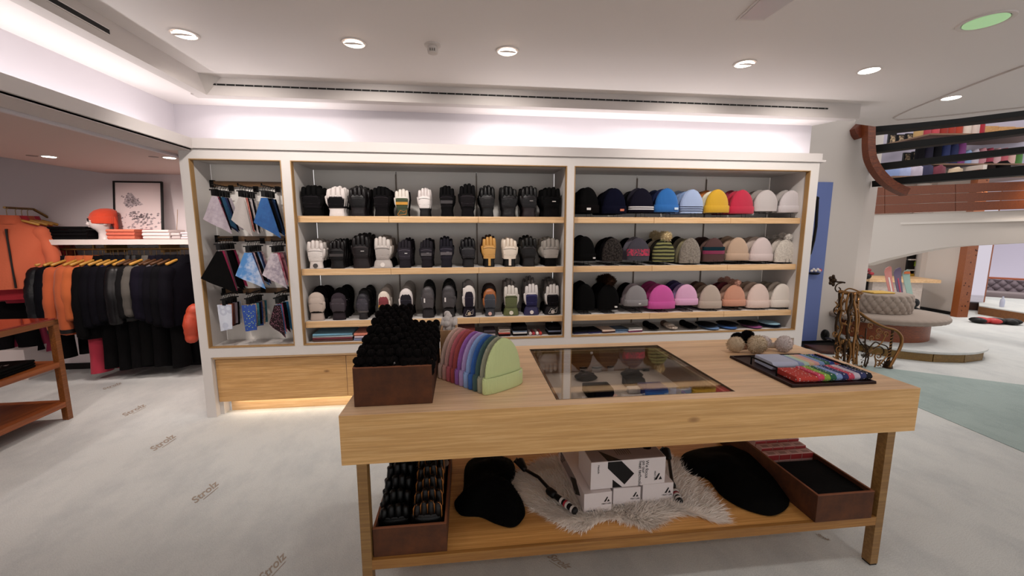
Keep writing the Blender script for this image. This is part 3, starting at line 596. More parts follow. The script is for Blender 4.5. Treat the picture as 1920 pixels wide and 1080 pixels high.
def hat_row(rows, zs, rowname):
    for ci, (x0, x1, yt, yb, st, lab, cm, ex, behind) in enumerate(rows):
        Yf = YS+.085
        pa, pb_ = PY(x0, yb, Yf), PY(x1, yb, Yf); w = pb_.x-pa.x; cx = (pa.x+pb_.x)/2; zb0 = max(PY((x0+x1)/2, yb, Yf).z, zs+.008)
        h = PY((x0+x1)/2, yt, Yf).z-zb0
        cr, cf = hat_meshes(w, h, st); m = mat(cm[0], cm[1], col2=cm[2] if len(cm) > 2 else None, scale=9 if cm[1] == 'stripe' else 1.0)
        # wire display stand
        stn = thing('wire_hat_stand', 'black wire stand under the %s column of beanies, %s shelf' % (COL[ci] if ci < 8 else 'rightmost', rowname), 'display stand', (cx, Yf, zs), group='wire hat stands on the shelves')
        if ci == 0 and rows is H1:
            global WS
            WS = [MB().tube([(s_*.02, -.045, .0015), (s_*.02, -.04, .045), (s_*.022, .0, .05)], .0016, 5) for s_ in (-1, 1)] + [MB().tube([(s_*.05, -.05, .003), (s_*.05, .33, .003)], .0022, 5) for s_ in (-1, 1)]+[MB().tube([(-.05, y, .003), (.05, y, .003)], .0018, 5) for y in (-.05, .05, .15, .25, .33)]
            WS = [mesh(q, BLKM, 40) for q in WS]
        for q, nm in zip(WS, ['front_prong']*2+['side_wire']*2+['cross_wire']*5): obj(nm, q, None, stn)
        t = thing('beanie', lab+', front, %s shelf' % rowname, 'beanie', (cx, Yf, zb0), group='beanies on the %s shelf' % rowname)
        obj('crown', cr, m, t, smooth=60)
        if st == 'cuff': obj('cuff', cf, mat(ex['cuff'], 'knit') if 'cuff' in ex else m, t, smooth=50)
        yy = -.0500
        if 'tag' in ex:
            a = .012 if 'small' in ex else .02
            obj('tag', MB().box(w*ex['tx']-a, w*ex['tx']+a*.9, yy-.001, yy+.02, .10*h, .10*h+a*1.0), mat(ex['tag']), t)
        def ringband(z0, z1, c, e=.0075): obj('stripe', MB().loft([[( (w*.5*.97+e)*abs(math.cos(q))**.85*(1 if math.cos(q) > 0 else -1), (.036+e)*abs(math.sin(q))**.85*(1 if math.sin(q) > 0 else -1), z) for q in [2*PI*j/26 for j in range(26)]] for z in (z0*h, z1*h)], (0, 0)), mat(c, 'knit'), t, smooth=60)
        if 'stripes' in ex:
            for q in range(ex['n']): ringband(.10+.085*q, .10+.085*q+(.05 if ex['n'] == 2 else .025), ex['stripes'], .0140 if st == 'cuff' else .003)
        if 'stripes2' in ex: ringband(.47, .62, ex['stripes2'][0], .0022); ringband(.32, .465, ex['stripes2'][1], .0026)
        if 'patt' in ex: obj('pattern_band', MB().loft([[((w*.5*.975+.002)*abs(math.cos(q))**.85*(1 if math.cos(q) > 0 else -1), .0385*abs(math.sin(q))**.85*(1 if math.sin(q) > 0 else -1), z) for q in [2*PI*j/26 for j in range(26)]] for z in (.22*h, .52*h)], (0, 0)), mat('3b3740', 'pattern', col2=ex['patt'], scale=45), t, smooth=60)
        pm = None
        if 'pom' in ex: pm = obj('bobble', pom_mesh(ex['pr'], 420, ci), mat(ex['pom'], 'fur'), t, loc=(.1*w, 0, h+ex['pr']*.55))
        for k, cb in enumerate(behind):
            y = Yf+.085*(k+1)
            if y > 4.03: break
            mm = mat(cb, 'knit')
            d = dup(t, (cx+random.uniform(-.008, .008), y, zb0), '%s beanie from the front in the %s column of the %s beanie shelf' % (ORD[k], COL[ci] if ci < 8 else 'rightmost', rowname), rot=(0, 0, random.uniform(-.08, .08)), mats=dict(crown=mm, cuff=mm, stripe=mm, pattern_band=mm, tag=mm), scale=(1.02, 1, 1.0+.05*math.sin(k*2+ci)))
hat_row(H1, SH[0][1], 'top'); hat_row(H2_, SH[1][1], 'middle'); hat_row(H3_, SH[2][1], 'lower')

# ------------------------------------------------------------ folded goods on the cabinet floor
def folded(mbx, w, d, t, r=.5):   # soft folded cloth block, fold at the front
    n = 8; ring = []
    for x, s_ in ((-w/2, .9), (-w/2+.006, 1), (w/2-.006, 1), (w/2, .9)):
        ring.append([(x, -d/2-t*.35*s_*math.sin(PI*(k/(n))) if 0 < k < n else -d/2, (t*s_)*(k/n)+(1-s_)*t/2) for k in range(n+1)]+[(x, d/2, t*s_+(1-s_)*t/2), (x, d/2, (1-s_)*t/2)])
    return mbx.loft(ring)
def stack(px, py, wpx, dm, items, Y, z, labs, name='folded_scarf', cat='scarf', rz=0, grp='folded goods on the cabinet floor'):
    P_ = PY(px, py, Y); w = wpx*mpp(P_); zz = z; out = []
    for k, (c, t) in enumerate(items):
        kd = c if isinstance(c, tuple) else (c, 'fabric')
        o = obj(name, folded(MB(), w*(1-.02*(k % 2)), dm*(1-.04*((k+1) % 2)), t), mat(kd[0], kd[1], col2=kd[2] if len(kd) > 2 else None, scale=kd[3] if len(kd) > 3 else 1), smooth=40, loc=(P_.x, Y+dm/2, zz))
        o.rotation_euler = (0, 0, rz+random.uniform(-.03, .03)); tag(o, labs[k], cat, grp); zz += t+.001; out.append(o)
    return out
zf = ZO0+.003
stack(624, 640, 72, .24, [('5b3a32', .018), ('6a2430', .016), ('CAD4D8', .014), ('6FA3BC', .022)], 3.70, zf, ['brown folded shawl at the bottom of the leftmost stack', 'dark red folded shawl in the leftmost stack', 'white folded shawl under the blue one in the leftmost stack', 'light blue folded shawl on top of the leftmost stack'])
stack(684, 640, 38, .24, [('7d86a6', .022), ('B9AEB8', .018), ('D0806a', .03)], 3.70, zf, ['blue-grey folded shawl at the bottom of the stack behind the black mittens', 'pale folded shawl in the stack behind the black mittens', 'salmon folded shawl on top of the stack behind the black mittens'])
stack(770, 634, 60, .22, [('6a3a34', .02), ('C9776a', .03)], 3.74, zf, ['brown folded shawl under the coral one between bobble mittens and black mittens', 'coral folded shawl behind the black mittens, under the lower shelf'])
stack(868, 628, 46, .2, [('3b5f94', .02), ('4f86bb', .025), ('8d3f38', .03)], 3.74, zf, ['navy folded scarf at the bottom of the stack behind the pastel beanies', 'blue folded scarf in the stack behind the pastel beanies', 'rust folded scarf on top of the stack behind the pastel beanies'])
stack(918, 627, 22, .16, [('8f8588', .03), ('3a2f36', .03)], 3.70, zf, ['grey folded scarf under a dark one, right of the pastel beanies', 'dark plum folded scarf on a grey one'])
stack(946, 627, 22, .14, [('2b1416', .018), ('A8483c', .014), ('E0D5CC', .012), ('9c8f86', .02)], 3.70, zf, ['dark brown folded headband at the bottom of the red and cream stack', 'red folded headband in the red and cream stack', 'cream folded headband in the red and cream stack', 'taupe folded headband on top of the red and cream stack'], 'folded_headband', 'headband')
stack(975, 627, 27, .16, [('1b1518', .018), ('DCD6D2', .012), ('8FA3BE', .014), ('151214', .05)], 3.70, zf, ['dark folded headband at the bottom of the black-topped stack', 'white folded headband in the black-topped stack', 'light blue folded headband in the black-topped stack', 'black rounded beanie lying on the stack of headbands'], 'folded_headband', 'headband')
for k, (px, c, l) in enumerate(((994, ('C9BDB8', 'fabric'), 'pale striped'), (1000, ('A02632', 'fabric'), 'red'), (1007, ('E2DAD4', 'fabric'), 'white'), (1013, ('B5342c', 'fabric'), 'bright red'))):
    P_ = PY(px, 627, 3.72); o = obj('rolled_headband', MB().tube([(0, 0, .016), (0, .13, .016)], .015, 10, rnd=True), mat(*c), loc=(P_.x, 3.70, zf), smooth=50); tag(o, l+' rolled headband lying beside the black stacks on the cabinet floor', 'headband', 'rolled headbands')
stack(1040, 627, 24, .16, [('1a1519', .025), ('77809a', .014), ('131014', .045)], 3.70, zf, ['dark folded headband at the bottom of the last stack in the glove bay', 'grey-blue folded headband in the last stack in the glove bay', 'black folded beanie on top of the last stack in the glove bay'], 'folded_headband', 'headband')
# beanie bay floor
for k, (px, wpx, its, l) in enumerate(((1088, 28, ['28264a', '17151f'], 'navy'), (1114, 26, ['2c2c5c', '17151f'], 'indigo'), (1141, 27, ['4a2a28', 'C9AE9c'], 'tan and brown'), (1165, 27, ['8095b5', '2f4a66'], 'blue grey'), (1190, 28, ['7a2f56', 'DDD3D2', '6e6d68'], 'white and magenta'))):
    stack(px, 624, wpx, .17, [(c, .014) for c in its], 3.70, zf, [('%s piece in the %s headband pair, floor of the beanie bay' % (['bottom', 'upper', 'top'][j], l)) for j in range(len(its))], 'folded_headband', 'headband', rz=.12)
def flatglove(px, py, col, lab, rz=0, s_=1.0, c2=None):
    w, h = .095*s_, .24*s_
    H, Cf, P, F, B, St, Cd = glove_meshes(w, h, 'f', -.1, 1)
    t = thing('knit_glove', lab, 'glove', (PY(px, py, 3.72).x, 3.70+h, zf+.027), (PI/2, 0, rz), 'knit gloves lying on the cabinet floor')
    obj('hand', H, mat(col, 'knit'), t, smooth=60); obj('cuff', Cf, mat(c2 or col, 'knit'), t, smooth=50)
flatglove(1228, 622, '141115', 'black fleece glove lying flat, fingers forward, on the floor of the beanie bay'); flatglove(1263, 620, 'D0C1B4', 'cream knit glove lying flat between two black gloves', c2='6b4a3a'); flatglove(1300, 620, '151216', 'second black glove lying flat on the floor, right of the cream glove')
for k, (px, c, c2, l) in enumerate(((1332, '14131c', '5F7FA8', 'light blue edged'), (1372, '14131c', '2F5FA0', 'bright blue edged'), (1412, '141218', '8A3A78', 'magenta edged'), (1452, '1b2a44', '8FB8CC', 'pale blue topped'))):
    P_ = PY(px, 617, 3.72)
    for j in range(2):
        o = obj('folded_beanie', MB().ball((0, 0, .014), (.10-.01*j, .12, .014), 18, 6), mat([c, c2][j if k < 3 else j], 'knit'), loc=(P_.x+.02*j*(-1)**k, 3.80-.015*j, zf+(.026*(1-j)) if k < 3 else zf+.026*j), smooth=60)
        tag(o, ('%s dark flat beanie on the floor of the beanie bay' if (j == 0) else 'coloured beanie lying with the %s flat beanie on the bay floor') % l, 'beanie', 'flat beanies on the cabinet floor')

# ------------------------------------------------------------ bandanas on hangers in the narrow bay
def cloth_px(pts, Y, nseg=7):
    q = [PY(x, y, Y) for x, y in pts]; return q
BARS = []; ARMS = []
for (xa, ya, xb, yb_, l) in ((397, 343, 528, 348, 'upper brown wooden bar across the narrow bay'), (405, 446, 528, 449, 'middle brown wooden bar across the narrow bay'), (420, 545, 535, 545, 'lower brown wooden bar across the narrow bay')):
    Y = 3.86; A_, B_ = PY(xa, ya, Y), PY(xb, yb_, Y)
    t = thing('hanging_bar', l, 'rail', (0, Y, (A_.z+B_.z)/2)); obj('bar', MB().box(A_.x, -1.474, -.012, .018, -.022, .022), mat('7A5A38', 'wood', col2='5d4022'), t); obj('bracket', MB().box(A_.x-.01, A_.x+.02, -.016, .018, -.03, .03), BLKM, t); BARS.append(t)
def hang_group(arm_px, arm_py, poly_px, mats_, n, labname, rowname, Y0=3.582, square=False):
    q = [PY(x, y, Y0) for x, y in poly_px]; top = PY(arm_px, arm_py, Y0)
    o3 = Vector((top.x, Y0, top.z))
    # cloth: fan of strips from top edge to bottom edge, softly folded
    TL, TR, BR, BL = q; m = MB(); U, V = 8, 8; vs = []
    for side in (0, 1):
        for j in range(V+1):
            for i in range(U+1):
                u, v = i/U, j/V; p = TL.lerp(TR, u).lerp(BL.lerp(BR, u), v); d = p-o3
                vs.append((d.x, .007*math.sin(u*9+v*2)*v+(-.0022 if side == 0 else .0022), d.z))
    nn = (U+1)*(V+1)
    for s_ in (0, 1):
        for j in range(V):
            for i in range(U):
                a = s_*nn+j*(U+1)+i; f_ = (a, a+U+1, a+U+2, a+1); m.f.append(f_ if s_ == 0 else f_[::-1]); m.m.append(0)
    for i in range(U): m.f += [(i, i+1, nn+i+1, nn+i), (nn+V*(U+1)+i, nn+V*(U+1)+i+1, V*(U+1)+i+1, V*(U+1)+i)]; m.m += [0, 0]
    m.v = vs; cm = mesh(m, mats_[0], 60)
    hk = mesh(MB().tube([(0, 0, .035), (0, 0, .055), (.012, 0, .068), (.006, 0, .082), (-.010, 0, .080), (-.014, 0, .070)], .0022, 6), BLKM, 60)
    clip = mesh(MB().box(-.014, .014, -.006, .006, -.012, .036), BLACK); bar = mesh(MB().box(-.03, .03, -.003, .003, .030, .040), BLACK)
    for k in range(n):
        y = Y0+.034*k+random.uniform(-.003, .003); dx = random.uniform(-.004, .004)
        h = thing('clip_hanger', 'black clip hanger of the %s bandana from the front, %s' % ((['first']+ORD+['seventh', 'eighth'])[k], rowname), 'hanger', (top.x+dx, y, top.z), (0, 0, random.uniform(-.25, .25)), 'clip hangers in the narrow bay')
        obj('hook', hk, None, h); obj('clip', clip, None, h); obj('crossbar', bar, None, h)
        o = obj('bandana', cm, None, loc=(top.x+dx, y, top.z-.004))
        for s_ in o.material_slots: s_.link = 'OBJECT'; s_.material = mats_[min(k, len(mats_)-1)] if k < len(mats_) else mats_[k % len(mats_)]
        o.rotation_euler = (0, 0, random.uniform(-.10, .10)+(.0 if k == 0 else .05))
        if k: o.scale = (.86-.05*(k % 3), 1, .96-.03*(k % 4))
        tag(o, (labname if k == 0 else '%s bandana from the front in the %s of the narrow bay' % ((ORD+['seventh', 'eighth'])[k-1], rowname)), 'bandana', 'bandanas hanging in the narrow bay')
    a = obj('prong', MB().box(-.005, .005, Y0-3.86-.02, 0, -.006, 0).box(-.005, .005, Y0-3.86-.02, Y0-3.86-.015, 0, .015), BLKM, BARS[len(ARMS)//3], loc=(top.x, 0, top.z+.079-BARS[len(ARMS)//3].location.z)); ARMS.append(a)
    obj('flange', MB().box(-.02, .02, -.018, -.006, -.03, .02), BLKM, a)
hang_group(400, 364, [(397, 367), (407, 367), (436, 438), (380, 410)], [mat('B5A8B0', 'cloud', col2='A598A2', scale=20), mat('A83A52', 'pattern', col2='1d1420', scale=60), mat('1b1620', 'fabric'), mat('1d4a68', 'dots', col2='15121c', scale=90), mat('1b2450', 'fabric'), mat('141216', 'fabric')], 7, 'pale mauve bandana at the upper left', 'upper left bundle')
hang_group(450, 366, [(447, 369), (456, 369), (474, 442), (432, 411)], [mat('B3AAA6', 'fabric'), mat('C9BDB8', 'fabric'), mat('B85F55', 'cloud', col2='D08a7c', scale=14), mat('15131a', 'fabric'), mat('C9BDBD', 'fabric'), mat('151320', 'fabric')], 7, 'light grey bandana in the middle of the upper bar', 'upper middle bundle')
hang_group(494, 366, [(490, 370), (502, 370), (529, 446), (475, 416)], [mat('2B5A94', 'cloud', col2='244e86', scale=12), mat('131a2c', 'fabric'), mat('12121a', 'fabric'), mat('1b2a44', 'fabric')], 6, 'plain blue bandana at the right end of the upper bar', 'upper right bundle')
hang_group(410, 466, [(407, 470), (417, 470), (447, 551), (377, 521)], [mat('0f0c0e', 'fabric'), mat('A01c4c', 'fabric'), mat('5c3c44', 'fabric'), mat('131014', 'fabric'), mat('1b1518', 'fabric')], 7, 'black bandana on the middle bar', 'middle left bundle')
hang_group(464, 470, [(458, 473), (471, 473), (498, 541), (441, 516)], [mat('4F86C2', 'cloud', col2='B9C4DA', scale=9), mat('1b2450', 'fabric'), mat('C9A8A8', 'cloud', col2='8a6a70', scale=14), mat('15121a', 'fabric')], 7, 'blue and white tie-dye bandana', 'middle centre bundle')
hang_group(513, 470, [(508, 474), (520, 474), (541, 540), (490, 515)], [mat('C2B6BC', 'cloud', col2='8f8490', scale=16), mat('B8405c', 'cloud', col2='D0A0A8', scale=16), mat('A02a50', 'fabric'), mat('A86a74', 'fabric')], 6, 'white marbled bandana at the right of the middle bar', 'middle right bundle')
hang_group(420, 570, [(406, 571), (434, 570), (437, 615), (412, 621)], [mat('B6BBCB', 'pattern', col2='CBD0DC', scale=16), mat('B0603a', 'fabric'), mat('5a2f28', 'fabric'), mat('A0909c', 'fabric'), mat('15121a', 'fabric')], 6, 'white folded neck tube with fine blue line drawing', 'lower left bundle', square=True)
hang_group(466, 568, [(453, 572), (480, 570), (484, 617), (460, 621)], [mat('2A4A98', 'dots', col2='98B070', scale=55), mat('D0a890', 'dots', col2='25606a', scale=50), mat('3a7a8a', 'dots', col2='C9A8B0', scale=60), mat('1b1820', 'fabric')], 7, 'blue floral neck tube with yellow-green blossoms', 'lower centre bundle', square=True)
hang_group(519, 567, [(513, 572), (525, 571), (536, 632), (502, 607)], [mat('2a1018', 'dots', col2='D08aa0', scale=110), mat('2f86C0', 'fabric'), mat('C05a78', 'dots', col2='5a1a30', scale=70), mat('101018', 'fabric')], 6, 'dark bandana with tiny pink dots', 'lower right bundle')
# ------------------------------------------------------------ the oak display table
TZ = .893; FLp, FRp, BRp = PZ(634.8, 780, TZ), PZ(1726.3, 727.5, TZ), PZ(1448, 633, TZ)
TA = math.atan2(FRp.y-FLp.y, FRp.x-FLp.x); TL_ = (FRp-FLp).length; TD = .88
tbl = thing('display_table', 'large oak shop table with glass-covered display well and open lower shelf', 'table', (FLp.x, FLp.y, 0), (0, 0, TA))
def T(px, py, z=TZ):        # pixel on height z -> table-local x, y
    p = PZ(px, py, z)-Vector((FLp.x, FLp.y, 0)); c, s = math.cos(-TA), math.sin(-TA); return (p.x*c-p.y*s, p.x*s+p.y*c)
TB = .686
TOPO = mat('F3D2AE', 'wood', col2='E8C29A', scale=.8)
g0, g1, g2, g3 = T(1044, 749.2), T(1379.5, 734.2), T(1232.4, 647), T(991.6, 655)
gx0, gx1, gy0, gy1 = (g0[0]+g3[0])/2, (g1[0]+g2[0])/2, (g0[1]+g1[1])/2, (g2[1]+g3[1])/2
top = MB()
for bx in ((0, gx0, 0, TD), (gx1, TL_, 0, TD), (gx0, gx1, 0, gy0), (gx0, gx1, gy1, TD)): top.box(*bx, TZ-.035, TZ)
obj('tabletop', top, TOPO, tbl)
th = .03
obj('front_apron', MB().box(0, TL_, -.001, th, TB, TZ-.001), mat('E4BA80', 'wood', col2='D4A568', scale=.8), tbl, bevel=.0015)
obj('rear_apron', MB().box(0, TL_, TD-th, TD, TB, TZ-.035), OAK, tbl)
for x in (0, TL_-th): obj('side_apron', MB().box(x, x+th, th, TD-th, TB, TZ-.035), OAK, tbl)
obj('underside_panel', MB().box(th, TL_-th, th, TD-th, TB, TB+.015), OAK, tbl)
wb = TB+.06    # the well
wl = MB().box(gx0+.02, gx1-.02, gy0+.01, gy0+.03, wb, TZ-.03).box(gx0+.02, gx1-.02, gy1-.03, gy1-.01, wb, TZ-.03).box(gx0, gx0+.02, gy0, gy1, wb, TZ-.01).box(gx1-.02, gx1, gy0, gy1, wb, TZ-.01)
obj('well_wall', wl, mat('9A6A3C', 'wood', col2='7c5028'), tbl)
obj('well_lining', MB().box(gx0+.02, gx1-.02, gy0+.02, gy1-.02, wb-.01, wb), mat('CBBBAA', 'fabric'), tbl)
obj('well_rim', MB().box(gx0, gx0+.004, gy0, gy1, TZ-.02, TZ+.0006).box(gx1-.004, gx1, gy0, gy1, TZ-.02, TZ+.0006).box(gx0, gx1, gy0, gy0+.003, TZ-.02, TZ+.0006).box(gx0, gx1, gy1-.003, gy1, TZ-.02, TZ+.0006), mat('54402c'), tbl)
obj('rim_ledge', MB().box(gx1-.035, gx1-.004, gy0+.003, gy1-.003, TZ-.03, TZ-.012).box(gx0+.004, gx1-.035, gy1-.03, gy1-.003, TZ-.03, TZ-.012), mat('A88A5E', 'wood', col2='8f6f45'), tbl)
obj('glass_pane', MB().box(gx0+.005, gx1-.005, gy0+.004, gy1-.004, TZ-.009, TZ-.003), mat('F4F4F0', 'glass', rough=1.45), tbl)
lx0 = T(667.4, 875, TB)[0]; LG = mat('9C7846', 'wood', col2='88653a', scale=.6)
lx0 = .055; lx1 = TL_-.095
for x in (lx0, lx1-.04):
    for y in (.0 if True else 0, TD-.05):
        obj('leg', MB().box(x, x+.04, y+.001, y+.046, .008, TB), LG, tbl, bevel=.001); obj('foot_pad', MB().box(x+.002, x+.038, y+.003, y+.044, 0, .008), BLACK, tbl)
sz = .257
for k in range(3):
    y0 = .02+k*(TD-.04)/3; obj('shelf_board', MB().box(lx0+.002, lx1-.002, y0, y0+(TD-.04)/3-.0015, sz-.028, sz), mat('D8A464', 'wood', col2='C48E4E', scale=.8), tbl)
obj('shelf_edge', MB().box(lx0+.04, lx1-.04, .002, .020, sz-.042, sz+.001), mat('A8793F', 'wood', col2='946632'), tbl)
# --- long suede boxes
def place(px, py, z): p = PZ(px, py, z); return p
def suede_box(label, x, y, w, d, h, z, rot=0):
    t = thing('suede_box', label, 'box', (x, y, z), (0, 0, rot)); e = .009
    obj('front_panel', MB().box(0, w, 0, e, 0, h), SUEDE, t, bevel=.001); obj('rear_panel', MB().box(0, w, d-e, d, 0, h), SUEDE, t)
    obj('side_panel', MB().box(0, e, e, d-e, 0, h), SUEDE, t); obj('side_panel', MB().box(w-e, w, e, d-e, 0, h), SUEDE, t)
    obj('bottom_panel', MB().box(e, w-e, e, d-e, 0, e), SUEDE, t)
    obj('rim_piping', MB().box(0, w, -.001, e, h, h+.003).box(w-e, w, e, d, h, h+.003).box(0, e, e, d, h, h+.003), mat('7E4A2E', 'suede'), t)
    return t
a = PZ(664.6, 764, TZ); b = PZ(811, 756.5, TZ); bw = (b-a).length; bh = PY(662.5, 692, a.y).z-TZ
suede_box('brown suede box of black bobble mittens at the left end of the tabletop', a.x, a.y, bw, .60, bh, TZ+.001, math.atan2(b.y-a.y, b.x-a.x))
# bobble knit mittens
BK = mat('17100f', 'knit', col2='0c0809'); BK2 = mat('1d1413', 'fabric', col2='120b0b')
def bobble_mesh(w, h, t, seed):
    rnd = random.Random(seed); body = MB().loft([sring(0, 0, z, a, b, 14, 3.2) for z, a, b in ((0, w*.46, t*.44), (h*.5, w*.48, t*.46), (h*.85, w*.46, t*.44), (h*.96, w*.36, t*.3))])
    bob = MB(); r = .0185
    nx = int(w/(r*1.75)); nz = int(h*.42/(r*1.7))
    for i in range(nx):
        for j in range(nz):
            x = -w/2+r+(i+(.5 if j % 2 else 0))*(w-2*r)/max(1, nx-1); z = h*.60+j*r*1.7
            if x > w/2: continue
            bob.ball((x, -t*.48+rnd.uniform(-.003, .003), z), (r*rnd.uniform(.95, 1.15), r*.9, r), 7, 5)
    ny = max(2, int(t/(r*1.7)))
    for i in range(nx):
        for j in range(ny): bob.ball((-w/2+r+(i+(.4 if j % 2 else 0))*(w-2*r)/max(1, nx-1), -t*.45+r+j*(t-.01-r)/max(1, ny-1), h+rnd.uniform(-.004, .006)), (r*1.1, r*1.1, r), 7, 5)
    for j in range(nz):
        for q in range(ny):
            for s_ in (-1, 1): bob.ball((s_*w*.485, -t*.4+q*(t*.8)/max(1, ny-1), h*.60+j*r*1.7), (r*.9, r, r), 7, 5)
    return mesh(body, BK2, 60), mesh(bob, BK, 60)
bm0, bm1 = bobble_mesh(bw*.49, .235, .085, 1), bobble_mesh(bw*.46, .185, .085, 2)
mz = TZ+.012
def mitten(x, y, z, m, lab, sc=(1, 1, 1), mats=None, rot=(0, 0, 0), grp='bobble knit mittens'):
    t = thing('bobble_mitten', lab, 'mitten', (x, y, z), rot, grp); t.scale = sc
    for nm, q in (('hand', m[0]), ('bobble', m[1])):
        o = obj(nm, q, None, t)
        if nm == 'bobble': o.name = 'bobbles'
        if mats:
            for s_ in o.material_slots: s_.link = 'OBJECT'; s_.material = mats[0 if nm == 'hand' else 1]
    return t
for k in range(6):
    zz = [.86, .97, 1.06, 1.13, 1.19, 1.24][k]
    mitten(a.x+bw*.275, a.y+.062+k*.092, mz, bm0, ['front', 'second', 'third', 'fourth', 'fifth', 'last'][k]+' black bobble mitten in the left row of the tabletop suede box', (1, 1, zz), rot=(0, 0, random.uniform(-.04, .04)))
for k in range(5):
    mitten(a.x+bw*.755, a.y+.062+k*.092, mz, bm1, ['front', 'second', 'third', 'fourth', 'last'][k]+' black bobble mitten in the right row of the tabletop suede box', (1, 1, [1.06, 1.10, 1.14, 1.17, 1.2][k]), rot=(0, 0, random.uniform(-.04, .04)))
tag_ = fnt('POWDER', .010, mat('B8B0AC'), None, 'woven_label', .0004); tag_.location = (a.x+bw*.52, a.y+.014, mz+.16); tag_.rotation_euler = (PI/2, PI/2, 0); tag(tag_, 'tiny white woven label between the two rows of black bobble mittens', 'label')
bpm = PZ(838, 668, TZ)
WB = (mat('CFC6C2', 'fabric'), mat('DCD5D2', 'knit'))
q = suede_box('narrow light tan box behind the black mittens holding white bobble mittens', a.x+bw+.012, a.y+.42, .085, .30, .20, TZ+.001)
for ch in q.children: ch.data.materials[0] = SUEDEL
mitten(a.x+bw+.052, a.y+.60, TZ+.013, bobble_mesh(.062, .225, .12, 5), 'white bobble mitten in the narrow box behind the black mittens', mats=WB)
# --- the receding row of pastel beanies
hl, hr = PZ(909, 740, TZ), PZ(975, 718, TZ); back = PZ(826, 709, TZ)
hwv = (hr-hl); hw = hwv.length; hrot = math.atan2(hwv.y, hwv.x)
cols = [('CBD79A', 'lime yellow'), ('9A9883', 'sage khaki'), ('3F5A58', 'dark teal green'), ('2F5FA8', 'royal blue'), ('8FAADB', 'sky blue'), ('B59ACB', 'lilac'), ('9B62B0', 'violet'), ('A84848', 'brick red'), ('C0606A', 'coral'), ('CF9C94', 'dusty pink'), ('D3B3A6', 'cream pink')]
h_ = 0.235
cr, cf = hat_meshes(hw, h_, 'cuff'); cf.v = [(x*1.02, y*1.35, z*1.0) for x, y, z in cf.v]; crm = mesh(cr, mat('CBD79A', 'knit', scale=1.4), 60); cfm = mesh(cf, mat('CBD79A', 'knit', scale=1.4), 50)
c0 = (hl+hr)/2; stepv = (back-hl)/10
sqz = stepv.length/.082*1.15
for k, (c, nm) in enumerate(cols):
    p = c0+stepv*k; t = thing('beanie', nm+' ribbed beanie with turned-up cuff in the row on the tabletop'+(', front' if k == 0 else ''), 'beanie', (p.x, p.y, TZ+.001), (0, 0, hrot), 'pastel beanies on the tabletop')
    t.scale = (1, max(.38, sqz*.93) if k else .42, 1)
    for n2, q in (('crown', crm), ('cuff', cfm)):
        o = obj(n2, q, None, t)
        for s_ in o.material_slots: s_.link = 'OBJECT'; s_.material = mat(c, 'knit', scale=1.4)
    if k < 2: obj('tag', MB().box(hw*.38, hw*.44, -.052, -.038, h_*.25, h_*.29), mat('C9C9B0'), t)
# --- things in the glass well
def on(px, py, z): p = PZ(px, py, z); return p
for k, (px, py) in enumerate(((1091, 686), (1117, 686), (1142, 684))):
    p = on(px, py, wb+.03); t = thing('wax_tin', ['left', 'middle', 'right'][k]+' round clear tin with grey label in the glass well', 'tin', (p.x, p.y, wb))
    obj('body', MB().disc((0, 0, 0), .037, .024, 22), mat('A89A92', rough=.2), t, smooth=40); obj('lid', MB().disc((0, 0, .024), .039, .008, 22), mat('2c2726', rough=.25), t, smooth=40); obj('sticker', MB().disc((0, 0, .032), .026, .0006, 20), mat('B9B0AA'), t)
    obj('ring', MB().lathe((0, 0, 0), [(.026, .0325), (.03, .034), (.034, .0325)], 20), mat('8a817c'), t)
p = on(1127, 693, wb); pts = [on(x, y, wb+.006) for x, y in ((1098, 694), (1112, 690), (1127, 692), (1145, 689), (1160, 683), (1172, 680), (1184, 687), (1196, 693), (1211, 694))]
cb = thing('charger_cable', 'black USB cable with inline box lying in the glass well', 'cable', pts[0])
obj('cord', MB().tube([q-pts[0] for q in pts], .003, 6), BLACK, cb, smooth=60)
obj('plug', MB().box(-.02, .02, -.008, .008, -.005, .01), BLACK, cb, bevel=.002, loc=pts[-1]-pts[0]); obj('inline_box', MB().box(-.02, .02, -.016, .016, -.006, .016), BLACK, cb, bevel=.004, loc=pts[2]-pts[0])
def pouch(px, py, w, d, lab, strap=True, col='231e1e'):
    p = on(px, py, wb); t = thing('heating_pouch', lab, 'pouch', p)
    obj('body', MB().loft([sring(0, y, 0, 0, 0) if 0 else [(w*s_*math.cos(a_)*.5, y+0*a_, .018+.018*math.sin(a_)) for a_ in [2*PI*i/12 for i in range(12)]] for y, s_ in ((-d/2, .8), (-d/2+.01, 1), (0, 1.02), (d/2-.01, .95), (d/2, .75))]), mat(col, 'leather'), t, smooth=50)
    if strap: obj('strap', MB().tube([(-w*.3, d/2, .02), (-w*.1, d/2+.02, .035), (w*.25, d/2+.005, .03), (w*.4, d/2-.02, .03)], .004, 6), BLACK, t, smooth=50)
    obj('logo', MB().box(-w*.2, w*.05, -d*.1, -d*.02, .036, .0372), mat('8d8580'), t)
    return t
pouch(1098, 712, .13, .065, 'black heating pouch with looped cord, left in the glass well'); pouch(1184, 707, .13, .06, 'black heating pouch with white top, right in the glass well')
for k, (px, py, w, d, c, l) in enumerate(((1120, 738, .14, .09, '0f0d0e', 'black sock bundle at the front left of the glass well'), (1187, 722, .11, .05, '151112', 'small black sock bundle in the middle of the glass well'), (1222, 737, .13, .08, '20286e', 'royal blue sock bundle at the front of the glass well'))):
    p = on(px, py, wb); o = obj('folded_sock', folded(MB(), w, d, .045), mat(c, 'fabric'), smooth=40, loc=(p.x, p.y, wb+.001)); tag(o, l, 'sock')
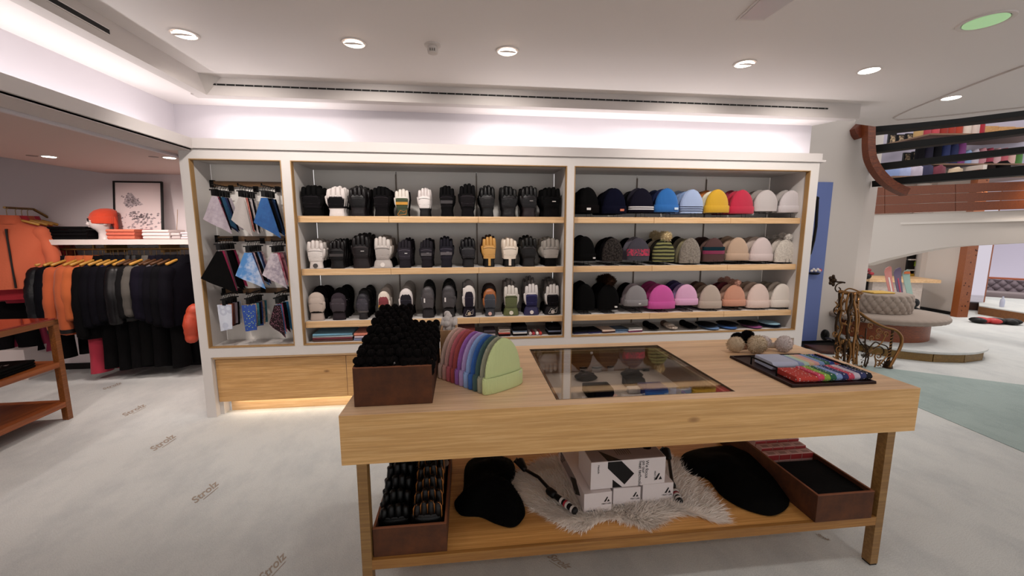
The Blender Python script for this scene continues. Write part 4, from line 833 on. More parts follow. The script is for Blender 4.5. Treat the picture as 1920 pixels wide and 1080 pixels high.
p = on(1200, 737, wb); o = obj('white_pack', MB().box(-.045, .03, -.02, .02, 0, .03), mat('D8D2CE'), bevel=.004, loc=(p.x-.02, p.y+.01, wb+.001)); tag(o, 'white packet beside the blue sock bundle in the glass well', 'packet')
p = on(1040, 688, wb); t = thing('small_torch', 'short black torch standing at the left of the glass well', 'torch', (p.x, p.y, wb))
obj('body', MB().lathe((0, 0, 0), [(.008, 0), (.010, .01), (.009, .05), (.012, .06), (.012, .07), (.001, .07)], 12), BLACK, t, smooth=40); obj('clip', MB().box(-.014, -.009, -.003, .003, .02, .06), BLKM, t)
p = on(1110, 668, wb); t = thing('wall_charger', 'black round charger at the back wall of the glass well', 'charger', (p.x, p.y+.02, wb)); obj('body', MB().ball((0, 0, .045), (.022, .016, .03), 14, 10), BLACK, t, smooth=60); obj('stand', MB().disc((0, 0, 0), .02, .016, 16), BLACK, t); 
# price card colours seen at the right front corner of the well
for k, (px, py, c, l) in enumerate(((1322, 722, 'C79A22', 'mustard folded beanie in the right front corner of the glass well'), (1348, 728, 'B31E3C', 'crimson folded beanie in the right front corner of the glass well'))):
    p = on(px, py, TZ-.08); o = obj('folded_beanie', folded(MB(), .07, .09, .045), mat(c, 'knit'), smooth=40, loc=(min(p.x, FLp.x+gx1-.06), p.y, wb+.001)); tag(o, l, 'beanie')
# --- earmuffs
def furball(r, n, seed, L=.25, sq=(1, 1, 1), w=.05):
    m = MB().ball((0, 0, 0), (r*.9*sq[0], r*.9*sq[1], r*.9*sq[2]), 16, 12); rnd = random.Random(seed); pts = []
    for k in range(n):
        v = Vector((rnd.gauss(0, 1), rnd.gauss(0, 1), rnd.gauss(0, 1))).normalized(); pts.append((Vector((v.x*sq[0], v.y*sq[1], v.z*sq[2]))*r*.87, v))
    return m.fur(pts, r*L, r*w, seed)
def earmuff(px, py, r, col, lab, band, seed, off):
    p = PZ(px, py, TZ); t = thing('earmuffs', lab, 'earmuffs', (p.x, p.y, TZ))
    fm = mat(col, 'fur'); e1 = obj('ear_pad', furball(r, 900, seed, .22, (1, .62, 1)), fm, t, smooth=60, loc=(0, 0, r*.96)); e1.rotation_euler = (0, 0, -.25)
    e2 = obj('ear_pad', furball(r*.9, 700, seed+1, .22, (1, .6, 1)), fm, t, smooth=60, loc=(off[0], off[1], r*.85)); e2.rotation_euler = (.2, 0, -.4)
    pts = [Vector((0, .02, r*.9)), Vector((off[0]*.3, off[1]*.3+.02, r*.6)), Vector((off[0]*.7, off[1]*.7+.02, r*.5)), Vector((off[0], off[1]+.01, r*.8))]
    obj('headband', MB().tube(pts, [.012, .018, .018, .012], 10), band, t, smooth=60)
earmuff(1418, 663, .058, 'C9B498', 'cream fur earmuffs with brown tips on the tabletop', mat('A87a5c', 'fur', col2='5a3526'), 11, (-.11, .035))
earmuff(1469, 660, .052, 'D3C6C2', 'pinkish white plush earmuffs with metal band on the tabletop', mat('C9BDB2', 'fur'), 21, (-.085, .06))
earmuff(1400, 645, .048, '120e0f', 'black fur earmuffs lying behind the cream ones', mat('120e0f', 'fur'), 31, (-.07, -.005))
# --- tray with bandanas
cs = [T(1480, 727.6), T(1643, 720), T(1372, 671)]
ty0 = (cs[0][1]+cs[1][1])/2; ty1 = T(1372, 671)[1]; tx0 = (cs[0][0]+cs[2][0])/2; tx1 = cs[1][0]
def TW(x, y, z): c, s = math.cos(TA), math.sin(TA); return Vector((FLp.x+x*c-y*s, FLp.y+x*s+y*c, z))
tr = thing('serving_tray', 'dark brown leather tray with black metal handles holding bandanas', 'tray', TW(tx0, ty0, TZ), (0, 0, TA))
W_, D_ = tx1-tx0, ty1-ty0; TR = mat('33120f', 'leather', rough=.4)
obj('base', MB().box(0, W_, 0, D_, 0.001, .008), TR, tr); obj('lip', MB().box(0, W_, 0, .012, .008, .014).box(0, W_, D_-.012, D_, .008, .014).box(0, .012, .012, D_-.012, .008, .014).box(W_-.012, W_, .012, D_-.012, .008, .014), TR, tr, bevel=.002)
obj('stitch_line', MB().box(.016, W_-.016, .0155, .017, .0083, .0088).box(.0155, .017, .017, D_-.017, .0083, .0088), mat('A8938a'), tr)
for x in (.03, W_-.03): obj('handle', MB().tube([(x, D_*.30, .008), (x, D_*.30, .048), (x, D_*.70, .048), (x, D_*.70, .008)], .0045, 6), BLKM, tr)
BC = [('B83A30', 'red paisley'), ('C9405c', 'raspberry'), ('86A83A', 'lime green'), ('1F5A40', 'dark green'), ('7B93C4', 'light blue'), ('232a5e', 'navy'), ('BE4058', 'rose red'), ('BDB4C2', 'pale lilac'), ('2a3260', 'indigo'), ('1a1d2c', 'black')]
f0 = W_*.10
for k, (c, l) in enumerate(BC):
    m = mat(c, 'dots', col2='DAD0CC', scale=75); w = .105 if k == 0 else .034; x = .105 if k == 0 else .17+.031*(k-1)
    o = obj('folded_bandana', folded(MB(), w, .125, .034 if k else .028), m, smooth=40); o.location = TW(tx0+x, ty0+.035+.0625, TZ+.0092); o.rotation_euler = (random.uniform(-.02, .02), 0, TA+random.uniform(-.05, .05)); tag(o, l+' bandana, folded, in the front row of the tray', 'bandana', 'front row of bandanas in the tray')
BC2 = [('B3B8CE', 'large pale blue'), ('8C9AC0', 'periwinkle'), ('B4CDBB', 'mint'), ('D8B896', 'apricot'), ('D9A3A0', 'blush pink'), ('7D98C6', 'cornflower blue'), ('2F6450', 'forest green'), ('2C4890', 'cobalt'), ('B8443a', 'vermilion')]
for k, (c, l) in enumerate(BC2):
    w = .135 if k == 0 else .034; x = .135 if k == 0 else .222+.0285*(k-1)
    o = obj('folded_bandana', folded(MB(), w, .13, .042 if k == 0 else .034), mat(c, 'fabric') if k < 6 else mat(c, 'dots', col2='C9C4D0', scale=75), smooth=40); o.location = TW(tx0+x, ty0+.205+.065, TZ+.0092); o.rotation_euler = (0, 0, TA+random.uniform(-.06, .06)); tag(o, l+' bandana, folded, in the back row of the tray', 'bandana', 'back row of bandanas in the tray')

# ------------------------------------------------------------ on the lower shelf
def SZp(px, py, dz=0): return PZ(px, py, sz+dz)
a2 = SZp(700, 1050); b2 = SZp(838, 1040); w2 = b2.x-a2.x; h2 = PY(698, 997, a2.y).z-sz
suede_box('dark suede box of gloves at the left end of the lower table shelf', a2.x, a2.y+.012, w2, .62, max(.09, h2), sz+.001, TA)
gm = {}
def box_glove(x, y, w, h, main, panel, edge, lab, grp):
    key = (main, panel, round(w, 3), round(h, 3))
    if key not in gm:
        H, Cf, P, F, B, St, Cd = glove_meshes(w, h, 'f', -.05, 1); gm[key] = (mesh(H, main, 60), mesh(Cf, main, 50), mesh(P, panel, 60), mesh(F, panel, 60))
    t = thing('work_glove', lab, 'glove', (x, y, sz+.012), (0, 0, random.uniform(-.08, .08)), grp)
    for nm, q in zip(('hand', 'cuff', 'back_panel', 'finger_panel'), gm[key]): obj(nm, q, None, t)
    if edge: obj('orange_piping', edge, None, t)
ORM = mat('8A4A22', 'leather'); BKG = mat('0d0b0c', 'leather')
def piping(w, h):
    m = MB()
    for k in range(4):
        x = (k-1.5)*w*.228; L = (.92, .985, 1.0, .95)[k]; q = w*.105
        m.tube([(x-q, -w*.06, .60*h), (x-q, -w*.055, (L-.09)*h), (x-q*.5, -w*.045, (L-.03)*h), (x, -w*.04, (L-.015)*h), (x+q*.5, -w*.045, (L-.03)*h), (x+q, -w*.055, (L-.09)*h), (x+q, -w*.06, .60*h)], .0026, 5)
    return mesh(m, mat('A8682E', 'leather'), 60)
for k in range(5): box_glove(a2.x+w2*.73, a2.y+.07+k*.058, w2*.44, .19+.022*k, mat('1c120c', 'leather'), BKG, piping(w2*.44, .19+.022*k), (['front']+ORD)[k]+' black glove with orange seams in the left lower suede box', 'orange seamed gloves in the lower box')
for k in range(7): box_glove(a2.x+w2*.26, a2.y+.09+k*.06, w2*.46, .17+.03*k, BKG, BKG, None, (['front']+ORD+['seventh', 'eighth'])[k]+' plain black glove in the left lower suede box', 'plain black gloves in the lower box')
bt = bobble_mesh(w2*.46, .29, .07, 8)
for k in range(3): mitten(a2.x+w2*.72, a2.y+.40+k*.075, sz+.012, bt, (['front']+ORD)[k]+' taupe bobble mitten in the left lower suede box', mats=(mat('4a3428', 'fabric'), mat('6a5446', 'knit')), sc=(1, 1, 1.0+.06*k), grp='taupe bobble mittens in the lower box')
# furs
def pelt(outline, z, thick, m, furm, lab, name, cat, seed, L, n, wd, dome=.5, kind_parts=True):
    pts = [PZ(x, y, z) for x, y in outline]; c = sum(pts, Vector())/len(pts); c.z = z
    # smooth outline
    N = 72; rad = []; 
    def ctm(t):
        n_ = len(pts); i = int(t*n_) % n_; f = t*n_-int(t*n_); p0, p1, p2, p3 = (pts[(i+j-1) % n_] for j in range(4))
        return .5*((2*p1)+(p2-p0)*f+(2*p0-5*p1+4*p2-p3)*f*f+(3*p1-p0-3*p2+p3)*f**3)
    O = [ctm(k/N)-c for k in range(N)]
    t_ = thing(name, lab, cat, (c.x, c.y, z+.001)); b_ = MB(); R_ = 12; rings = [[(p.x*.97, p.y*.97, 0) for p in O]]
    top = []
    for j in range(R_+1):
        s_ = 1-j/R_; hh = thick*(1-(s_**2.6)*(1-.12)) if dome else thick
        ring = []
        for p in O:
            q = Vector((p.x*max(s_, .02), p.y*max(s_, .02), 0)); q.z = hh*(1+.25*noise.noise(Vector((q.x*9, q.y*9, seed)))) ; ring.append(q)
        rings.append([tuple(q) for q in ring]); top.append(ring)
    b_.loft(rings); obj('hide', b_, m, t_, smooth=70)
    rnd = random.Random(seed); fp = []
    for k in range(n):
        j = rnd.random()**.6*R_; j = R_-j if rnd.random() < .0 else R_*(1-math.sqrt(rnd.random())); j0 = min(int(j), R_-1); i = rnd.randrange(N); f = j-j0; g = rnd.random()
        q = top[j0][i].lerp(top[j0+1][i], f).lerp(top[j0][(i+1) % N].lerp(top[j0+1][(i+1) % N], f), g)
        out = Vector((q.x, q.y, 0)); edge_ = 1-j/R_; out = out.normalized()*(edge_**2)*1.3 if out.length else out
        fp.append((q, Vector((out.x+.3*noise.noise(q*7+Vector((3, 0, 0))), out.y+.3*noise.noise(q*7), 1-.6*edge_**3))))
    f_ = MB().fur(fp, L, wd, seed); fo = obj('fur_pile', f_, furm, t_); fo['kind'] = 'stuff'
    return t_
SHP = mat('F6EADF', 'fur'); SH2 = mat('FDF3EA', 'fur')
pelt([(958, 905), (975, 885), (1010, 866), (1045, 858), (1100, 852), (1200, 845), (1262, 858), (1290, 880), (1320, 915), (1352, 955), (1364, 978), (1340, 980), (1310, 968), (1260, 968), (1240, 980), (1215, 990), (1180, 980), (1130, 975), (1095, 995), (1060, 988), (1020, 968), (985, 945)], sz, .022, SHP, SH2, 'cream sheepskin spread on the lower shelf under the white cartons', 'sheepskin', 'sheepskin', 5, .05, 20000, .0022)
FB = mat('0a0808', 'fur'); 
pelt([(868, 925), (872, 880), (890, 862), (930, 858), (960, 868), (966, 895), (955, 915), (975, 935), (985, 965), (975, 985), (958, 992), (930, 985), (900, 972), (862, 968), (852, 945)], sz, .10, FB, FB, 'black fluffy fur hat lying between the suede box and the sheepskin', 'fur_hat', 'fur hat', 6, .012, 3500, .0012, .5)
pelt([(1275, 868), (1290, 850), (1345, 840), (1420, 845), (1450, 865), (1468, 900), (1480, 940), (1470, 962), (1440, 970), (1390, 955), (1350, 930), (1325, 900), (1290, 890)], sz, .085, FB, FB, 'large black felt cushion pair lying left of the right lower box', 'felt_cushion', 'cushion', 7, .006, 2500, .001, .5)
# --- right lower suede box
a3 = SZp(1530, 982); b3 = SZp(1640, 976); c3w = b3.x-a3.x
rb = suede_box('reddish suede box of cartons at the right end of the lower shelf', a3.x, a3.y+.005, c3w, .74, .135, sz+.001, TA)
obj('black_liner', MB().box(.012, c3w-.012, .012, .30, .085, .118), mat('0c0a0b', 'fabric'), rb)
for r_ in range(3):
    for k in range(4):
        w = (c3w-.02)/4; y = a3.y+.33+r_*.05; z = sz+.115+.014*r_
        t = thing('small_carton', 'small carton with red front, %s row, %s from the left, right lower box' % (['front', 'second', 'third'][r_], ['first', 'second', 'third', 'fourth'][k]), 'carton', (a3.x+.01+w*k, y, z), group='red-fronted cartons in the right lower box')
        obj('carton_body', MB().box(.001, w-.001, 0, .046, -.06, .03), mat('C8A09A'), t, bevel=.0015); obj('red_front', MB().box(.002, w-.002, -.001, 0, -.0, .028), mat('8E2222'), t); obj('print', MB().box(w*.2, w*.8, .008, .03, .03, .0304), mat('9a726c'), t)
for r_ in range(3):
    for k in range(4):
        w = (c3w-.02)/4; y = a3.y+.50+r_*.075
        t = thing('flat_carton', 'flat %s carton, %s row from the back, %s from the left, right lower box' % ('white' if k == 3 else 'pink-grey', ['third', 'second', 'first'][r_], ['first', 'second', 'third', 'fourth'][k]), 'carton', (a3.x+.01+w*k, y, sz+.10), group='flat cartons in the right lower box')
        obj('carton_body', MB().box(.001, w-.001, 0, .072, -.04, .03), mat('CBB6B2' if k < 3 else 'DCD4D2'), t, bevel=.0015); obj('logo_mark', MB().add([(w*.3, .02, .0306), (w*.5, .02, .0306), (w*.7, .045, .0306), (w*.6, .05, .0306)], [(0, 1, 2, 3)]), BLACK, t)
# --- white cartons
WC = mat('DDD3D2', rough=.5); PK = mat('1a1517', rough=.4); GY = mat('8d8080')
def peaks(t, x, z, s_, y=-.0012, rot=None):   # the two-slash mark
    g_ = MB().poly([Vector((x-s_*.55, y, z-s_*.5)), Vector((x-s_*.15, y, z-s_*.5)), Vector((x+s_*.35, y, z+s_*.5)), Vector((x+s_*.15, y, z+s_*.62))], (0, .0008, 0)).poly([Vector((x+s_*.15, y, z-s_*.5)), Vector((x+s_*.75, y, z-s_*.5)), Vector((x+s_*.48, y, z+s_*.08))], (0, .0008, 0))
    return obj('logo_mark', g_, PK, t)
def carton_row(px, py, px1, py1, ytop, lab, L=.44):
    p = SZp(px, py, .022); q = SZp(px1, py1, .022); w = (q-p).length; h = PY(px, ytop, p.y).z-p.z; r = math.atan2(q.y-p.y, q.x-p.x)
    t = thing('white_carton', lab, 'carton', p, (0, 0, r))
    obj('carton_body', MB().box(0, w, 0, L, 0, h), WC, t, bevel=.0015)
    peaks(t, w*.80, h*.62, w*.16)
    a_ = fnt('HEAT LIFE', w*.075, PK, t, 'lettering', .0003); a_.location = (w*.80, -.0008, h*.40); a_.rotation_euler = (PI/2, 0, 0)
    b_ = fnt('HeatLife', w*.10, PK, t, 'lettering', .0003, 0, 'LEFT'); b_.location = (w*.08, -.0008, h*.10); b_.rotation_euler = (PI/2, 0, 0)
    c_ = obj('print_line', MB().box(w*.74, w*.92, -.0006, 0, h*.08, h*.095), GY, t)
    return t, w, h, L
cA = carton_row(1094.6, 963, 1146.5, 957, 927, 'left long white carton of the bottom row, end facing out, on the sheepskin')
cB = carton_row(1149, 951, 1200, 948, 916, 'middle long white carton of the bottom row on the sheepskin')
cC = carton_row(1204, 946, 1261, 941, 909, 'right long white carton of the bottom row on the sheepskin')
# printed left side of carton A
t, w, h, L = cA
obj('grey_panel', MB().box(-.0006, 0, L*.25, L*.9, h*.35, h*.98), GY, t)
obj('black_diamond', MB().poly([Vector((-.0012, L*.3, h*.1)), Vector((-.0012, L*.12, h*.55)), Vector((-.0012, L*.3, h*.95)), Vector((-.0012, L*.48, h*.55))], (.0006, 0, 0)), PK, t)
for k, s_ in enumerate(('We focus', 'on our', 'heat')): a_ = fnt(s_, .022, PK, t, 'lettering', .0003, 0, 'LEFT'); a_.location = (-.0012, L*(.9-.0), h*(.85-.2*k)); a_.rotation_euler = (PI/2, 0, -PI/2)
# top carton, lying across
p = PZ(1107, 919, cA[0].location.z+cA[2]+.002); q = PZ(1246, 906, cA[0].location.z+cA[2]+.002); w = (q-p).length; h = PY(1111, 868, p.y).z-p.z; L = .19
t = thing('white_carton', 'large white carton lying across the bottom row with slogan and black diamond', 'carton', p, (0, 0, math.atan2(q.y-p.y, q.x-p.x)))
obj('carton_body', MB().box(0, w, 0, L, 0, h), WC, t, bevel=.0015)
obj('grey_top_panel', MB().box(.004, w-.004, .004, L-.004, h, h+.0006), GY, t)
obj('black_diamond', MB().poly([Vector((w*.22, -.001, h*.98)), Vector((w*.22, -.001, h*.75)), Vector((w*.45, -.001, h*.10)), Vector((w*.575, -.001, h*.48)), Vector((w*.40, -.001, h*.98))], (0, .0006, 0)), PK, t)
obj('black_triangle', MB().poly([Vector((w*.29, -.001, 0.002)), Vector((w*.29, -.001, h*.32)), Vector((w*.42, -.001, .002))], (0, .0006, 0)), PK, t)
obj('black_diamond', MB().poly([Vector((w*.22, 0, h+.0014)), Vector((w*.18, L*.5, h+.0014)), Vector((w*.40, 0, h+.0014))], (0, 0, -.0006)), PK, t)
for k, s_ in enumerate(('We focus', 'on our', 'heat technology.')):
    a_ = fnt(s_, .0235, PK, t, 'lettering', .0003, 0, 'LEFT'); a_.location = (w*(.745-.045*k), -.001, h*.93); a_.rotation_euler = (PI/2, PI/2, 0)
a_ = fnt('HeatLife', .013, PK, t, 'lettering', .0003, 0, 'LEFT'); a_.location = (w*.10, -.001, h*.9); a_.rotation_euler = (PI/2, PI/2, 0)
a_ = fnt('HEAT LIFE', .011, PK, t, 'lettering', .0003, 0, 'LEFT'); a_.location = (w*.86, -.001, h*.5); a_.rotation_euler = (PI/2, PI/2, 0)
peaks(t, w*.90, h*.28, .03)
for k in range(7): obj('print_line', MB().box(w*(.40+.03*k), w*(.405+.03*k), L*.25, L*.8, h+.0008, h+.0012), PK, t)
obj('print_ring', MB().lathe((w*.86, L*.5, h+.0006), [(.022, 0), (.022, .0006), (.019, .0006), (.019, 0)], 20), PK, t)
# --- two folding poles leaning on the sheepskin
def pole(pts, lab):
    P = [PZ(x, y, z) for x, y, z in pts]; t = thing('trekking_pole', lab, 'pole', P[0]); Q = [p_-P[0] for p_ in P]
    obj('shaft', MB().tube(Q[1:4], .009, 8), mat('1d1719', rough=.35), t, smooth=50)
    d = (Q[4]-Q[3]).normalized(); obj('grip', MB().tube([Q[3], Q[3].lerp(Q[4], .3), Q[3].lerp(Q[4], .6), Q[4]], [.014, .016, .013, .018], 10, rnd=True), BLACK, t, smooth=60)
    for f_, c in ((.35, 'D8D2CE'), (.55, 'B02a3a'), (.62, 'D8D2CE'), (.9, 'D8D2CE')):
        c0_ = Q[3].lerp(Q[4], f_); obj('grip_band', MB().tube([c0_-d*.006, c0_+d*.006], .0178, 10), mat(c), t, smooth=50)
    c1 = Q[3]-d*.03; obj('clamp', MB().tube([c1-d*.02, c1+d*.02], .02, 8, rnd=True), BLACK, t, smooth=60)
    obj('wrist_loop', MB().tube([Q[0], Q[0]+Vector((-.02, 0, .02)), Q[0]+Vector((-.03, .01, -.0)), Q[1]], .008, 6, rnd=True), BLACK, t, smooth=60)
    obj('basket', MB().tube([Q[0], Q[1]], [.026, .016], 10, rnd=True), BLACK, t, smooth=50)
pole([(975, 866, sz+.07), (984, 880, sz+.06), (1010, 895, sz+.055), (1042, 930, sz+.05), (1078, 958, sz+.045)], 'black folding pole with red and white grip lying left on the sheepskin')
pole([(1248, 845, sz+.10), (1254, 860, sz+.08), (1258, 890, sz+.06), (1262, 915, sz+.05), (1274, 939, sz+.045)], 'black folding pole behind the right end of the white cartons')
# ------------------------------------------------------------ left room: shelf, rail, clothes
ZS = PY(200, 459, 4.75).z; YSH = 4.75
xl, xr = PY(76, 455, YSH).x, -2.24
ws = thing('wall_shelf', 'white wall shelf above the clothes rail in the left room', 'shelf', (0, YSH, ZS))
obj('board', MB().box(xl, xr, 0, YB-YSH, 0, .055), mat('D6CAC6', 'paint'), ws, bevel=.002)
for x in (xl+.5, (xl+xr)/2, xr-.3): obj('bracket', MB().box(x-.01, x+.01, .12, YB-YSH, -.09, 0), BRASSD, ws)
cr_ = thing('clothes_rail', 'brass clothes rail hung below the white shelf', 'rail', (0, 4.86, ZS-.05))
obj('tube', MB().tube([(xl-.05, 0, 0), (xr, 0, 0)], .011, 8), BRASSD, cr_, smooth=50)
for x in (xl+.4, (xl+xr)/2, xr-.35): obj('rail_bracket', MB().box(x-.008, x+.008, -.01, .01, 0, .05), BRASSD, cr_)
HG = mat('C08F3C', 'wood', col2='A87A2E', scale=2)
hk_m = mesh(MB().tube([(0, 0, -.10), (0, 0, -.03), (0, 0, -.012), (.014, 0, .004), (.006, 0, .018), (-.012, 0, .012)], .0028, 6), BRASSD, 60)
hb_m = mesh(MB().tube([(-.20, 0, -.155), (-.1, 0, -.118), (0, 0, -.10), (.1, 0, -.118), (.20, 0, -.155)], [.016, .014, .013, .014, .016], 8, rnd=True), HG, 60)
def jacket_mesh(L, style='plain', wid=.24):
    b_ = MB(); n = 22; rings = []
    prof = [(0, .075, .05), (.03, .085, .055), (.05, .12, .06), (.09, wid*.86, .07), (.15, wid*1.0, .085), (.26, wid*.98, .095), (L*.55, wid*.95, .10), (L*.85, wid*1.0, .095), (L, wid*1.0, .085)]
    zz = 0; N = 34
    for k in range(N+1):
        z = L*k/N
        for (z0, a0, b0), (z1, a1, b1) in zip(prof, prof[1:]):
            if z0 <= z <= z1+1e-6: f = (z-z0)/(z1-z0+1e-9); a = a0+(a1-a0)*f; b = b0+(b1-b0)*f; break
        puff = 1+(.0 if style != 'puffer' else .10*abs(math.sin(z*PI/.075)))
        rings.append([(a*puff*math.cos(2*PI*j/n)*(1+.03*math.sin(3*z*9+j)), b*puff*math.sin(2*PI*j/n)*(1+.08*math.sin(z*23+j*1.7)), -z) for j in range(n)])
    b_.loft(rings)
    sl_ = []
    for s_ in (-1, 1):
        pts = []; rr = []
        for k in range(15):
            f = k/14; pts.append((s_*(wid*.80+.07*min(1, f*2.2)), -.02*f+.01*math.sin(f*9), -.12-f*(L*.80-.0)))
            rr.append((.075-.022*f)*(1+(.10*abs(math.sin(f*L*.8*PI/.07)) if style == 'puffer' else .04*math.sin(f*26))))
        sl_.append(MB().tube(pts, rr, 10, rnd=True))
    return b_, sl_
JM = {}
def jacket(name, P, L, col, lab, rz, style='plain', kind='fabric', extras=(), grp='jackets on the left rail', hang=True, wid=.24, hdx=0):
    key = (round(L, 2), style, wid)
    if key not in JM: b_, sl_ = jacket_mesh(L, style, wid); JM[key] = (mesh(b_, BLACK, 60), [mesh(q, BLACK, 60) for q in sl_])
    t = thing(name, lab, 'jacket', (P[0], P[1], P[2]-.10), (0, 0, rz), grp); m = mat('%02X%02X%02X' % tuple(int(v*(.62 if sum(bytes.fromhex(col)) < 200 else 1)) for v in bytes.fromhex(col)), kind)
    def L_(o, mm): 
        for s_ in o.material_slots: s_.link = 'OBJECT'; s_.material = mm
        return o
    L_(obj('body', JM[key][0], None, t), m)
    for q in JM[key][1]:
        s_ = L_(obj('sleeve', q, None, t), m)
    obj('collar', MB().loft([[((.085+o_)*math.cos(2*PI*j/16), (.062+o_)*math.sin(2*PI*j/16), z) for j in range(16)] for z, o_ in ((-.05, .01), (.0, .005), (.035, -.005), (.03, -.02))], (0, 0)), m, t, smooth=60)
    obj('zip', MB().box(-.006, .006, -.112, -.05, -L*.98, -.10), mat('0f0d10'), t)
    if 'patch' in extras: obj('chest_patch', MB().box(.06, .13, -.108, -.08, -.24, -.17), mat('241512'), t); obj('pocket_zip', MB().box(-.15, -.14, -.10, -.07, -.36, -.2), mat('241512'), t)
    if 'cuffs' in extras:
        for s_ in (-1, 1): obj('cuff', MB().tube([(s_*(wid*.8+.07), -.02, -.12-L*.76), (s_*(wid*.8+.07), -.02, -.12-L*.81)], .058, 10), mat('17100f'), t, smooth=50)
    for e in extras:
        if e[0] == '#': 
            obj('shoulder_yoke', MB().loft([[(a*math.cos(2*PI*j/18), b*math.sin(2*PI*j/18), -z) for j in range(18)] for z, a, b in ((.04, .125, .068), (.09, wid*.90, .078), (.15, wid*1.03, .094), (.24, wid*1.03, .102))], (0, 0)), mat(e[1:], kind), t, smooth=60)
    if hang:
        h = thing('coat_hanger', 'wooden hanger of the '+lab, 'hanger', P, (0, 0, rz), 'coat hangers on the left rail')
        obj('hook', hk_m, None, h); sb = obj('shoulder_bar', hb_m, None, h)
        if P[0] > -3.55 and grp.startswith('jackets') and int(P[0]*1000) % 3:
            for s_ in sb.material_slots: s_.link = 'OBJECT'; s_.material = mat('4a2e18', 'wood')
    return t
RZ = ZS-.05+.0
def rp(px): p = PY(px, 470, 4.86); return (p.x, 4.86, RZ)
Jk = [
 (112, .62, '10112a', 'navy quilted jacket at the left end of the rail', 'puffer', 'puffer', ()),
 (124, .66, '12122a', 'dark navy jacket left of the orange ones', 'plain', 'fabric', ()),
 (140, .78, 'A84C22', 'orange ski jacket with black chest patch and cuffs, left one', 'plain', 'fabric', ('patch', 'cuffs')),
 (158, .78, 'A64E24', 'orange ski jacket with black chest patch and cuffs, right one', 'plain', 'fabric', ('patch', 'cuffs')),
 (173, .60, 'AA5222', 'shorter orange jacket squeezed behind the right orange ski jacket', 'plain', 'fabric', ()),
 (192, .84, '110e18', 'long black jacket right of the orange jackets', 'plain', 'fabric', ('#1c1a30',)),
 (207, .70, '16132a', 'navy jacket with high collar right of the long black one', 'plain', 'fabric', ()),
 (221, .66, '1a1730', 'deep indigo jacket in the middle of the rail', 'plain', 'fabric', ('#2a2444',)),
 (233, .62, '15122a', 'dark blue jacket left of the shiny puffers', 'plain', 'fabric', ()),
 (247, .66, '1b1822', 'shiny black quilted puffer jacket, left one', 'puffer', 'leather', ()),
 (259, .66, '17141d', 'shiny black quilted puffer jacket, right one', 'puffer', 'leather', ()),
 (270, .58, '2c2a2e', 'charcoal jacket with grey collar beside the puffers', 'plain', 'fabric', ('#3c3a3c',)),
 (281, .56, '48443f', 'mid-grey jacket in the right half of the rail', 'plain', 'fabric', ()),
 (293, .60, '241c3c', 'purple jacket left of the grey-shouldered one', 'plain', 'fabric', ('#504a5c',)),
 (306, .62, '1c1736', 'navy jacket with grey shoulders', 'plain', 'fabric', ('#6a6468',)),
 (319, .66, '15112c', 'dark violet jacket right of the grey-shouldered one', 'plain', 'fabric', ()),
 (332, .70, '120f24', 'navy jacket second from the cabinet', 'plain', 'fabric', ()),
 (345, .72, '17102c', 'navy jacket next to the cabinet post', 'plain', 'fabric', ())]
for k, (px, L, c, lab, st, kd, ex) in enumerate(Jk):
    jacket('ski_jacket', rp(px), L, c, lab, PI/2-.32+random.uniform(-.1, .1)-(.35 if c[0] in 'BC' else 0), st, kd, ex)
# trousers hanging low on the same rail
def trousers(P, top, L, col, lab, rz, wid=.17):
    t = thing('ski_trousers', lab, 'trousers', (P[0], P[1], P[2]-top), (0, 0, rz), 'ski trousers on the left rail'); m = mat(col, 'fabric')
    obj('waist', MB().loft([[(a*math.cos(2*PI*j/18), b*math.sin(2*PI*j/18), z) for j in range(18)] for z, a, b in ((0, wid, .04), (-.05, wid*1.02, .05), (-.25, wid*1.1, .07), (-.30, wid*1.0, .06))]), m, t, smooth=60)
    for s_ in (-1, 1): obj('leg', MB().tube([(s_*wid*.5, 0, -.22), (s_*wid*.56, .0, -.45), (s_*wid*.62, 0, -.7*L-.1), (s_*wid*.64, 0, -L)], [wid*.52, wid*.56, wid*.54, wid*.6], 12, flat=.62, rnd=False), m, t, smooth=60)
    obj('clip_bar', MB().tube([(-.13, 0, .02), (.13, 0, .02)], .009, 6), HG, t, smooth=50); obj('hook', MB().tube([(0, 0, .02), (0, 0, top-.012), (.014, 0, top+.004), (.006, 0, top+.018)], .0028, 6), BRASSD, t)
for k, (px, top, L, c, lab) in enumerate(((118, .16, 1.0, '0f0d12', 'black ski trousers under the navy quilted jacket'), (184, .45, .88, '9E2238', 'raspberry red ski trousers hanging below the long black jacket'), (212, .30, .98, '100c10', 'black ski trousers right of the red ones'), (238, .28, 1.02, '0e0c10', 'black ski trousers below the dark blue jacket'), (262, .28, 1.0, '110e12', 'black ski trousers below the shiny puffers'), (284, .26, 1.0, '0d0b0e', 'black ski trousers below the grey jacket'), (308, .26, 1.02, '100d12', 'black ski trousers below the grey-shouldered jacket'), (338, .26, 1.04, '0e0b0f', 'black ski trousers next to the cabinet post'))):
    P = rp(px); trousers(P, top, L, c, lab, PI/2-.5+random.uniform(-.15, .15))
p = PY(396, 592, 4.75); jacket('ski_jacket', (p.x, 4.75, p.z+.32), .42, 'B04026', 'orange-red quilted jacket half hidden behind the cabinet post', PI/2-.9, 'puffer', 'puffer', (), hang=False, wid=.15)
